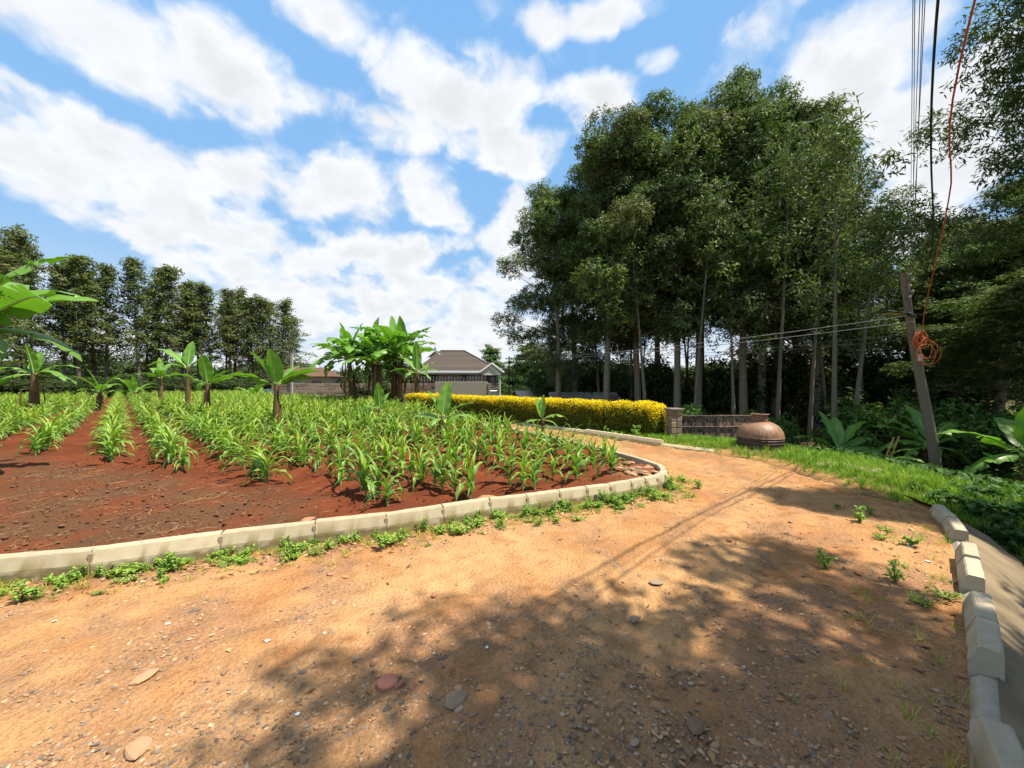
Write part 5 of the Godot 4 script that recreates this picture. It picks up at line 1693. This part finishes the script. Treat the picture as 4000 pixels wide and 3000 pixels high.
func small_growth() -> void:
	# bright grass along the right-hand verge
	var t0 := tuft(801, 16, 0.15, 0.09, 0.007, L(0.17, 0.33, 0.04))
	var t1 := tuft(802, 12, 0.10, 0.12, 0.006, L(0.22, 0.33, 0.05))
	rng.seed = 21
	var xf := [[], []]
	var cs := [[], []]
	var tries := 0
	while tries < 60000 and xf[0].size() + xf[1].size() < 17000:
		tries += 1
		var x := R(1.2, 16.0)
		var z := -pow(rng.randf(), 0.8) * 13.5
		if x > -z * 1.4 + 1.0 or not beyond(x, z): continue
		var s := line_d(Vector2(x, z), EDGE)
		if z > -5.3 and s < 0.8: continue
		if x < 4.6 and z < -10.6 and s > 1.2: continue
		if Vector2(x - 5.85, z + 9.0).length() < 0.75 and rng.randf() < 0.8: continue
		var den := smoothstep(-0.5, 0.2, nz2.get_noise_2d(x * 16.0, z * 16.0) + 0.35)
		den *= smoothstep(-0.1, 0.5, s + 0.3 * nz.get_noise_2d(x * 50.0, z * 50.0))
		if z > -4.5: den *= 0.35
		if rng.randf() > den: continue
		var v := rng.randi() % 2
		var k := R(0.6, 1.25) * (1.0 if s > 0.5 else 0.7)
		xf[v].append(Transform3D(Basis(Vector3.UP, R(0, TAU)) * Basis.from_scale(Vector3(1.2, 1, 1.2) * k), Vector3(x, gh(x, z) - 0.01, z)))
		var b := R(0.75, 1.2)
		cs[v].append(Color(b * R(0.9, 1.3), b, b))
	# ragged patches on the road edge and along the kerbs
	tries = 0
	while tries < 14000:
		tries += 1
		var p := Vector2(R(-5, 5.4), R(-13, -1.5))
		if not Geometry2D.is_point_in_polygon(p, road_poly): continue
		var dk := line_d(p, KERB, 2, 24)
		var de := line_d(p, EDGE, 4, 18)
		var want := 0.0
		if dk < 0.5: want = 1.0 * (1.0 - dk / 0.5)
		if de < 0.7: want = maxf(want, 0.55 * (1.0 - de / 0.7))
		if rng.randf() > want * smoothstep(-0.2, 0.25, nz2.get_noise_2d(p.x * 60.0, p.y * 60.0)): continue
		xf[1].append(Transform3D(Basis(Vector3.UP, R(0, TAU)) * Basis.from_scale(Vector3.ONE * R(0.3, 0.75)), Vector3(p.x, -0.005, p.y)))
		var b := R(0.8, 1.3)
		cs[1].append(Color(b * R(1.0, 1.7), b * 1.05, b))
	for k in 1500:
		var u := R(2.0, 20.0)
		var a: Vector2 = KERB[int(u)]
		var b: Vector2 = KERB[int(u) + 1]
		var d := (b - a).normalized()
		var q := a.lerp(b, u - int(u)) - Vector2(d.y, -d.x) * absf(rng.randfn(0.0, 0.2) + 0.03)
		if nz.get_noise_2d(q.x * 50.0, q.y * 50.0) < -0.1: continue
		xf[1].append(Transform3D(Basis(Vector3.UP, R(0, TAU)) * Basis.from_scale(Vector3.ONE * R(0.2, 0.65)), Vector3(q.x, -0.008, q.y)))
		var c := R(0.7, 1.3)
		cs[1].append(Color(c * R(1.0, 2.0), c * 1.05, c * 1.3))
	var gs := thing("verge_grass", "bright green grass of the right verge and road edges", "grass")
	gs.set_meta("kind", "stuff")
	many(gs, "grass_blades", t0, M.leaf, xf[0], cs[0])
	many(gs, "grass_blades", t1, M.leaf, xf[1], cs[1])
	print("grass ", xf[0].size() + xf[1].size())
	# broad-leaved ground cover on the shady bank
	var gcv := weed(810, 9, 0.14, 0.13, 0.075, 0.055, L(0.06, 0.13, 0.03))
	var gx := []
	var gcol := []
	for k in 9000:
		var x := R(2.5, 15.0)
		var z := R(-11.0, -1.5)
		if x > -z * 1.4 + 1.0 or not beyond(x, z): continue
		var s := line_d(Vector2(x, z), EDGE)
		if s < 0.85 or (s < 2.2 and z < -6.0): continue
		if rng.randf() > smoothstep(-0.3, 0.3, nz.get_noise_2d(x * 20.0, z * 20.0 + 60.0) + 0.1): continue
		gx.append(Transform3D(Basis(Vector3.UP, R(0, TAU)) * Basis.from_scale(Vector3.ONE * R(0.7, 1.5)), Vector3(x, gh(x, z) - 0.01, z)))
		var b := R(0.7, 1.25)
		gcol.append(Color(b, b, b))
	var gcn := thing("ground_cover", "broad leaved ground cover on the shady bank beside the drain", "ground cover")
	gcn.set_meta("kind", "stuff")
	many(gcn, "creeping_leaves", gcv[0], M.leaf, gx, gcol)
	# weeds growing against the kerbs
	var wd := [weed(820, 14, 0.09, 0.10, 0.034, 0.02, L(0.24, 0.37, 0.06)), weed(821, 10, 0.07, 0.16, 0.036, 0.022, L(0.20, 0.34, 0.055)), weed(822, 18, 0.13, 0.06, 0.024, 0.014, L(0.30, 0.38, 0.08))]
	rng.seed = 52
	var n := 0
	for k in 430:
		var u := R(3.0, 19.5)
		var a: Vector2 = KERB[int(u)]
		var b: Vector2 = KERB[int(u) + 1]
		var q := a.lerp(b, u - int(u))
		var d := (b - a).normalized()
		q -= Vector2(d.y, -d.x) * absf(rng.randfn(0.05, 0.17) + 0.03)
		if nz2.get_noise_2d(q.x * 70.0, q.y * 70.0) < -0.12: continue
		if q.x > 2.0 and rng.randf() < 0.5: continue
		var w: Array = wd[rng.randi() % 3]
		var o := thing("kerb_weed", "small leafy weed at the foot of the curved cream kerb", "weed", Vector3(q.x, -0.005, q.y), R(0, TAU), "weeds at the foot of the curved kerb")
		var ws := R(0.4, 1.0) if rng.randf() < 0.8 else R(0.9, 1.3)
		o.scale = Vector3(ws, ws * R(0.6, 1.1), ws)
		part(o, "stems", w[1], M.stem)
		part(o, "foliage", w[0], M.leaf)
		n += 1
	for d in [[3.05, -3.05], [3.35, -3.3], [2.95, -2.75], [3.2, -2.85], [3.75, -3.9], [4.0, -4.1], [3.95, -4.35], [2.7, -3.3], [3.9, -3.75], [4.3, -4.6], [4.15, -4.9]]:
		var w: Array = wd[rng.randi() % 3]
		var o := thing("road_weed", "sparse weed on the right side of the road by the drain kerb", "weed", Vector3(d[0], 0.0, d[1]), R(0, TAU), "weeds on the right of the road")
		o.scale = Vector3.ONE * R(0.7, 1.2)
		part(o, "stems", w[1], M.stem)
		part(o, "foliage", w[0], M.leaf)
	for k in 18:
		var u := R(15.2, 19.0)
		var q: Vector2 = EDGE[int(u)].lerp(EDGE[int(u) + 1], u - int(u)) + Vector2(R(0.15, 0.4), R(-0.4, -0.15))
		var w: Array = wd[k % 3]
		var o := thing("hedge_weed", "green weed between the low kerb and the hedge foot", "weed", Vector3(q.x, 0.0, q.y), R(0, TAU), "weeds below the hedge")
		o.scale = Vector3.ONE * R(1.6, 3.0)
		part(o, "stems", w[1], M.stem)
		part(o, "foliage", w[0], M.leaf)

func litter() -> void:
	var rk := [rock(901, 0.55).mesh(), rock(902, 0.42).mesh(), rock(903, 0.7).mesh()]
	rng.seed = 17
	var tones := [L(0.34, 0.21, 0.125), L(0.27, 0.19, 0.13), L(0.42, 0.25, 0.13), L(0.22, 0.165, 0.12), L(0.17, 0.14, 0.115), L(0.40, 0.30, 0.20)]
	# fine gravel in the road surface
	var xf := [[], [], []]
	var cs := [[], [], []]
	for k in 46000:
		var z := -1.1 - pow(rng.randf(), 2.0) * 7.0
		var x := R(-1.4, 1.4) * -z
		var p := Vector2(x, z)
		if not Geometry2D.is_point_in_polygon(p, road_poly): continue
		var g := nz2.get_noise_2d(x * 30.0, z * 30.0) * 0.8 - 0.5 * nz.get_noise_2d(x * 14.0 + 40.0, z * 14.0) + 0.35 * smoothstep(-3.6, -1.8, z)
		if rng.randf() > 0.10 + 0.9 * smoothstep(0.0, 0.5, g): continue
		var s := 0.0035 + 0.008 * pow(rng.randf(), 2.5)
		if rng.randf() < 0.012: s *= 2.2
		var v := rng.randi() % 3
		xf[v].append(Transform3D(Basis(Vector3.UP, R(0, TAU)) * Basis.from_scale(Vector3(s * R(1.0, 1.7), s * 0.8, s)), Vector3(x, road_y(x, z) + s * 0.1, z)))
		cs[v].append(tones[rng.randi() % 6] * R(0.7, 1.25))
	var gv := thing("road_gravel", "fine grey and tan gravel bedded in the dirt road", "gravel")
	gv.set_meta("kind", "stuff")
	for v in 3: many(gv, "gravel_bed", rk[v], M.stone, xf[v], cs[v])
	print("gravel ", xf[0].size() * 3)
	# loose stones one can pick up
	for k in 70:
		var z := -1.5 - pow(rng.randf(), 1.6) * 4.5
		var x := R(-1.25, 1.25) * -z
		if not Geometry2D.is_point_in_polygon(Vector2(x, z), road_poly) or line_d(Vector2(x, z), EDGE) < 0.15: continue
		var s := R(0.01, 0.026)
		var o := one("loose_stone", rk[k % 3], tone_mat(k % 4), "tan stone lying loose on the dirt road", "stone", "loose stones on the road", "", Vector3(x, road_y(x, z) + s * 0.2, z))
		o.transform.basis = Basis(Vector3.UP, R(0, TAU)) * Basis.from_scale(Vector3(s * R(1.0, 1.6), s * R(0.9, 1.4), s))
	var named := [["embedded_stone", "broad pale flat stone at the bottom left of the road", Vector2(-1.62, -1.66), 0.05, 0.5, 0], ["embedded_stone", "grey angular stone in the tree shade, near the picture's middle", Vector2(-0.28, -1.93), 0.05, 0.6, 3], ["embedded_stone", "flat square grey stone at the far edge of the shade", Vector2(0.83, -2.6), 0.038, 0.5, 3], ["embedded_stone", "long grey flat stone at the sunlit edge of the shade", Vector2(1.15, -3.05), 0.045, 0.35, 3], ["embedded_stone", "dark brown lump of stone in the shaded foreground", Vector2(0.85, -1.78), 0.04, 0.9, 2], ["embedded_stone", "tan double stone in the sunlit left road", Vector2(-1.98, -2.05), 0.05, 0.4, 0], ["embedded_stone", "reddish rock lying on the soil behind the kerb", Vector2(-2.15, -4.05), 0.09, 0.8, 1], ["embedded_stone", "pointed pale rock against the kerb under the maize", Vector2(-0.32, -4.85), 0.10, 0.8, 1], ["embedded_stone", "grey slab lying in the verge grass by the right road edge", Vector2(6.1, -7.3), 0.28, 0.3, 3], ["embedded_stone", "second grey slab in the verge grass, further right", Vector2(6.4, -6.9), 0.22, 0.35, 3]]
	for d in named:
		var y: float = road_y(d[2].x, d[2].y) if Geometry2D.is_point_in_polygon(d[2], road_poly) else (0.12 if d[2].x < 0 else gh(d[2].x, d[2].y))
		var o := one(d[0], rk[int(d[3] * 100) % 3], tone_mat(d[5]), d[1], "stone", "", "", Vector3(d[2].x, y + d[3] * 0.12, d[2].y))
		o.transform.basis = Basis(Vector3.UP, R(0, TAU)) * Basis.from_scale(Vector3(d[3] * 1.35, d[3] * d[4], d[3]))
	# rubble in the tip of the field
	for k in 34:
		var a := R(0, TAU)
		var r := sqrt(rng.randf()) * 0.55
		var q := Vector2(2.08 + cos(a) * r * 0.8, -6.45 + sin(a) * r)
		if poly_sd(q, field_poly) < 0.16: continue
		var s := R(0.025, 0.075)
		var o := one("rubble_stone", rk[k % 3], tone_mat(k % 3), "tan broken stone heaped in the rounded tip of the field", "stone", "rubble in the tip of the field", "", Vector3(q.x, 0.13 + s * 0.3, q.y))
		o.transform.basis = Basis(Vector3.UP, R(0, TAU)) * Basis.from_scale(Vector3(s * 1.3, s * 0.8, s))
	# broken red clay disc half buried in the road
	var br := thing("clay_shard", "broken pinkish red clay shard half buried in the road", "shard", Vector3(-0.66, road_y(-0.66, -2.03), -2.03), 0.3)
	var mb := MB.new()
	mb.lathe([Vector2(0.0, 0.014), Vector2(0.05, 0.012), Vector2(0.056, 0.004), Vector2(0.054, -0.02)], 22, L(0.36, 0.16, 0.115))
	part(br, "disc", mb, M.stone)
	mb = MB.new()
	mb.box(Transform3D(Basis(Vector3.UP, 0.6), Vector3(0.06, 0.0, 0.035)), Vector3(0.06, 0.02, 0.035), L(0.34, 0.15, 0.10), 0.005)
	part(br, "chip", mb, M.stone)
	# scraps of white paper and plastic
	for d in [[-1.5, -2.35], [-2.25, -2.5], [-1.05, -1.87], [-1.2, -2.45], [2.15, -1.75], [-0.15, -2.3], [3.9, -3.75], [3.7, -3.4], [-3.05, -2.55], [0.55, -1.7]]:
		mb = MB.new()
		var a := R(0, TAU)
		var s := R(0.01, 0.022) * (2.0 if d[0] > 3.0 else 1.0)
		var p := []
		for k in 5:
			p.append(Vector3(cos(a + k * 1.26) * s * R(0.6, 1.2), R(0.0, 0.35) * s, sin(a + k * 1.26) * s * R(0.6, 1.2)))
		for k in range(1, 4): mb.tri(p[0], p[k + 1], p[k], L(0.78, 0.77, 0.75))
		for k in range(1, 4): mb.tri(p[0] - Vector3(0, 0.002, 0), p[k] - Vector3(0, 0.002, 0), p[k + 1] - Vector3(0, 0.002, 0), L(0.78, 0.77, 0.75))
		one("paper_scrap", mb, M.paint, "tiny crumpled white scrap lying on the dirt road", "litter", "white scraps on the road", "", Vector3(d[0], road_y(d[0], d[1]) + 0.004, d[1]))
	# dry gum leaves fallen on the road and along the kerb
	mb = MB.new()
	mb.leaf(Vector3(0, 0, -0.5), Vector3(0, 0, 1), Vector3.UP, 1.0, 0.3, Color.WHITE)
	var lx := []
	var lc := []
	for k in 9000:
		var p := Vector2(R(-5.2, 5.2), R(-6.5, -1.2))
		if p.x > 1.0 and rng.randf() < 0.5: continue
		if not Geometry2D.is_point_in_polygon(p, road_poly): continue
		var w := 0.015
		var dk := line_d(p, KERB, 2, 20)
		var de := line_d(p, EDGE, 3, 12)
		if dk < 0.55: w = 0.95 * (1.0 - dk / 0.55)
		if de < 1.2: w = maxf(w, 0.45 * (1.0 - de / 1.2))
		if rng.randf() > w: continue
		var s := R(0.03, 0.085)
		lx.append(Transform3D(Basis(Vector3.UP, R(0, TAU)) * Basis(Vector3.BACK, R(-0.5, 0.5)) * Basis(Vector3.RIGHT, R(-0.25, 0.1)) * Basis.from_scale(Vector3(s * R(0.8, 1.6), s, s)), Vector3(p.x, road_y(p.x, p.y) + 0.008, p.y)))
		lc.append([L(0.33, 0.19, 0.09), L(0.24, 0.13, 0.07), L(0.42, 0.28, 0.14), L(0.16, 0.10, 0.07)][rng.randi() % 4] * R(0.8, 1.2))
	for k in 1300:
		var u := R(2.0, 19.0)
		var a: Vector2 = KERB[int(u)]
		var b: Vector2 = KERB[int(u) + 1]
		var d := (b - a).normalized()
		var q := a.lerp(b, u - int(u)) - Vector2(d.y, -d.x) * absf(rng.randfn(0.0, 0.17) + 0.04)
		var s := R(0.025, 0.075)
		lx.append(Transform3D(Basis(Vector3.UP, R(0, TAU)) * Basis(Vector3.BACK, R(-0.7, 0.7)) * Basis(Vector3.RIGHT, R(-0.35, 0.1)) * Basis.from_scale(Vector3(s * R(0.9, 1.8), s, s)), Vector3(q.x, road_y(q.x, q.y) + 0.012, q.y)))
		lc.append([L(0.40, 0.25, 0.14), L(0.28, 0.16, 0.09), L(0.48, 0.34, 0.2), L(0.18, 0.11, 0.075)][rng.randi() % 4] * R(0.8, 1.2))
	var ll := many(self, "leaf_litter", mb, M.dry, lx, lc)
	tag(ll, "dry brown leaves scattered along the kerbs and road edge", "leaf litter", "", "stuff")
	# soil clods and straw in the bare strip
	var cx := []
	var cc := []
	for k in 14000:
		var x := R(-8.0, 1.8)
		var z := R(-8.5, -2.9)
		if poly_sd(Vector2(x, z), field_poly) < 0.17: continue
		if rng.randf() > 0.25 + 0.75 * bare_patch(x, z): continue
		var s := 0.004 + 0.02 * pow(rng.randf(), 3.0)
		cx.append(Transform3D(Basis(Vector3.UP, R(0, TAU)) * Basis.from_scale(Vector3(s * 1.2, s * 0.9, s)), Vector3(x, soil_y(x, z) + s * 0.2, z)))
		cc.append((L(0.16, 0.085, 0.05) if rng.randf() < bare_patch(x, z) else L(0.20, 0.065, 0.032)) * R(0.7, 1.5))
	var cl := many(self, "soil_clods", rk[2], M.soil, cx, cc)
	tag(cl, "crumbly reddish brown soil clods in front of the maize", "soil", "", "stuff")
	mb = MB.new()
	mb.tube([Vector3(0, 0, -0.5), Vector3(0.03, 0.05, -0.1), Vector3(-0.02, 0.06, 0.2), Vector3(0.04, 0.0, 0.5)], [0.006, 0.008, 0.008, 0.004], 4, Color.WHITE)
	var sx := []
	var sc := []
	for k in 6000:
		var x := R(-8.0, -0.5)
		var z := R(-7.5, -2.95)
		if poly_sd(Vector2(x, z), field_poly) < 0.2: continue
		var heap := smoothstep(0.1, 0.45, nz2.get_noise_2d(x * 26.0 + 5.0, z * 26.0))
		if rng.randf() > (0.10 + 0.8 * heap) * (0.3 + bare_patch(x, z)): continue
		var s := R(0.06, 0.26)
		sx.append(Transform3D(Basis(Vector3.UP, R(0, TAU)) * Basis(Vector3.RIGHT, R(-0.15, 0.15)) * Basis.from_scale(Vector3(minf(s, 0.3), s * 0.7, s)), Vector3(x, soil_y(x, z) + 0.006, z)))
		sc.append([L(0.42, 0.28, 0.14), L(0.32, 0.18, 0.085), L(0.5, 0.38, 0.2)][rng.randi() % 3] * R(0.7, 1.15))
	var stw := many(self, "dry_straw", mb, M.dry, sx, sc)
	tag(stw, "dry maize straw and roots strewn over the bare soil", "straw", "", "stuff")
	# bamboo trestle by the right-hand bananas
	var tb := thing("bamboo_trestle", "yellow bamboo trestle leaning among the plants left of the pole", "trestle", Vector3(9.15, gh(9.15, -9.35), -9.35), 0.2)
	for d in [[-0.22, 0.0, 0.12, 0.75], [-0.08, 0.02, 0.26, 0.78], [0.35, 0.0, -0.05, 0.5]]:
		mb = MB.new()
		mb.tube([Vector3(d[0], -0.05, d[1]), Vector3(d[2], d[3], d[1] + 0.05)], [0.018, 0.015], 7, L(0.40, 0.27, 0.06))
		part(tb, "pole", mb, M.stem)
	mb = MB.new()
	mb.tube([Vector3(-0.2, 0.26, 0.02), Vector3(0.3, 0.16, 0.02)], [0.014, 0.014], 7, L(0.06, 0.05, 0.03))
	part(tb, "cross_bar", mb, M.stem)

func tone_mat(k: int) -> Material:
	if not M.has("stone_tone%d" % k):
		mat("stone_tone%d" % k, [L(0.40, 0.25, 0.15), L(0.36, 0.19, 0.11), L(0.20, 0.13, 0.085), L(0.27, 0.205, 0.145)][k], 0.92, {"vc": false, "tex": M.stone.albedo_texture, "scale": Vector3.ONE * 6.0, "normal": M.stone.normal_texture, "nscale": 0.8, "spec": 0.3})
	return M["stone_tone%d" % k]

func road_y(x: float, z: float) -> float:
	var rough := 0.022 * nz.get_noise_2d(x * 35.0, z * 35.0) + 0.014 * nz2.get_noise_2d(x * 150.0, z * 150.0) + 0.03 * nz2.get_noise_2d(x * 9.0 + 9.0, z * 9.0)
	return rough - 0.004

func soil_y(x: float, z: float) -> float:
	var y := 0.12 + 0.045 * nz.get_noise_2d(x * 45.0, z * 45.0) + 0.03 * nz2.get_noise_2d(x * 160.0, z * 160.0)
	return minf(y + 0.06 * bare_patch(x, z) * nz2.get_noise_2d(x * 22.0, z * 22.0), 0.19)

func far_buildings() -> void:
	vehicle("blue grey car parked far behind the maize, left of the banana clump", Vector3(-21.5, 0.0, -37.5), 0.3, L(0.06, 0.10, 0.2))
	vehicle("white vehicle parked below the porch of the stone house", Vector3(-1.95, -0.62, -33.0), 1.57, L(0.7, 0.7, 0.7))
	var p := thing("concrete_post", "tall grey concrete post left of the banana clump", "post", Vector3(-17.2, 0, -30.0))
	box_part(p, "shaft", Vector3(0, 1.9, 0), Vector3(0.16, 3.8, 0.16), L(0.35, 0.35, 0.33), M.concrete, 0.02)
	box_part(p, "cap", Vector3(0, 3.83, 0), Vector3(0.2, 0.06, 0.2), L(0.3, 0.3, 0.28), M.concrete, 0.01)
	var h := thing("bungalow", "small tan bungalow with a brown roof far beyond the maize", "house", Vector3(-26.0, 0, -49.0), 0.2)
	box_part(h, "wall", Vector3(0, 1.1, 0), Vector3(6.5, 2.2, 4.5), L(0.42, 0.33, 0.24), M.concrete)
	window(h, -1.4, 1.3, 2.27, 1.0, 0.9)
	window(h, 1.6, 1.3, 2.27, 1.0, 0.9)
	var rf := box_part(h, "roof", Vector3(0, 2.22, 0), Vector3(7.2, 0.06, 5.2), L(0.5, 0.46, 0.4), M.paint)
	roof_slope(rf, Vector3(-3.7, 2.25, 2.7), Vector3(3.7, 2.25, 2.7), Vector3(2.0, 3.4, 0), Vector3(-2.0, 3.4, 0), 8, L(0.16, 0.09, 0.06))
	roof_slope(rf, Vector3(3.7, 2.25, -2.7), Vector3(-3.7, 2.25, -2.7), Vector3(-2.0, 3.4, 0), Vector3(2.0, 3.4, 0), 8, L(0.16, 0.09, 0.06))
	roof_slope(rf, Vector3(3.7, 2.25, 2.7), Vector3(3.7, 2.25, -2.7), Vector3(2.0, 3.4, 0), Vector3(2.0, 3.4, 0), 8, L(0.16, 0.09, 0.06))

func _ready() -> void:
	nz.seed = 1; nz.frequency = 0.05; nz.fractal_octaves = 3
	nz2.seed = 2; nz2.frequency = 0.05; nz2.fractal_octaves = 4
	light_and_camera()
	var t := Time.get_ticks_msec()
	materials()
	print("materials ", Time.get_ticks_msec() - t)
	setting()
	print("setting ", Time.get_ticks_msec() - t)
	kerbs()
	hedge()
	gate_and_tank()
	pole_and_wires()
	house()
	far_buildings()
	print("built ", Time.get_ticks_msec() - t)
	trees()
	print("trees ", Time.get_ticks_msec() - t)
	field_crop()
	bananas()
	small_growth()
	litter()
	print("all ", Time.get_ticks_msec() - t)
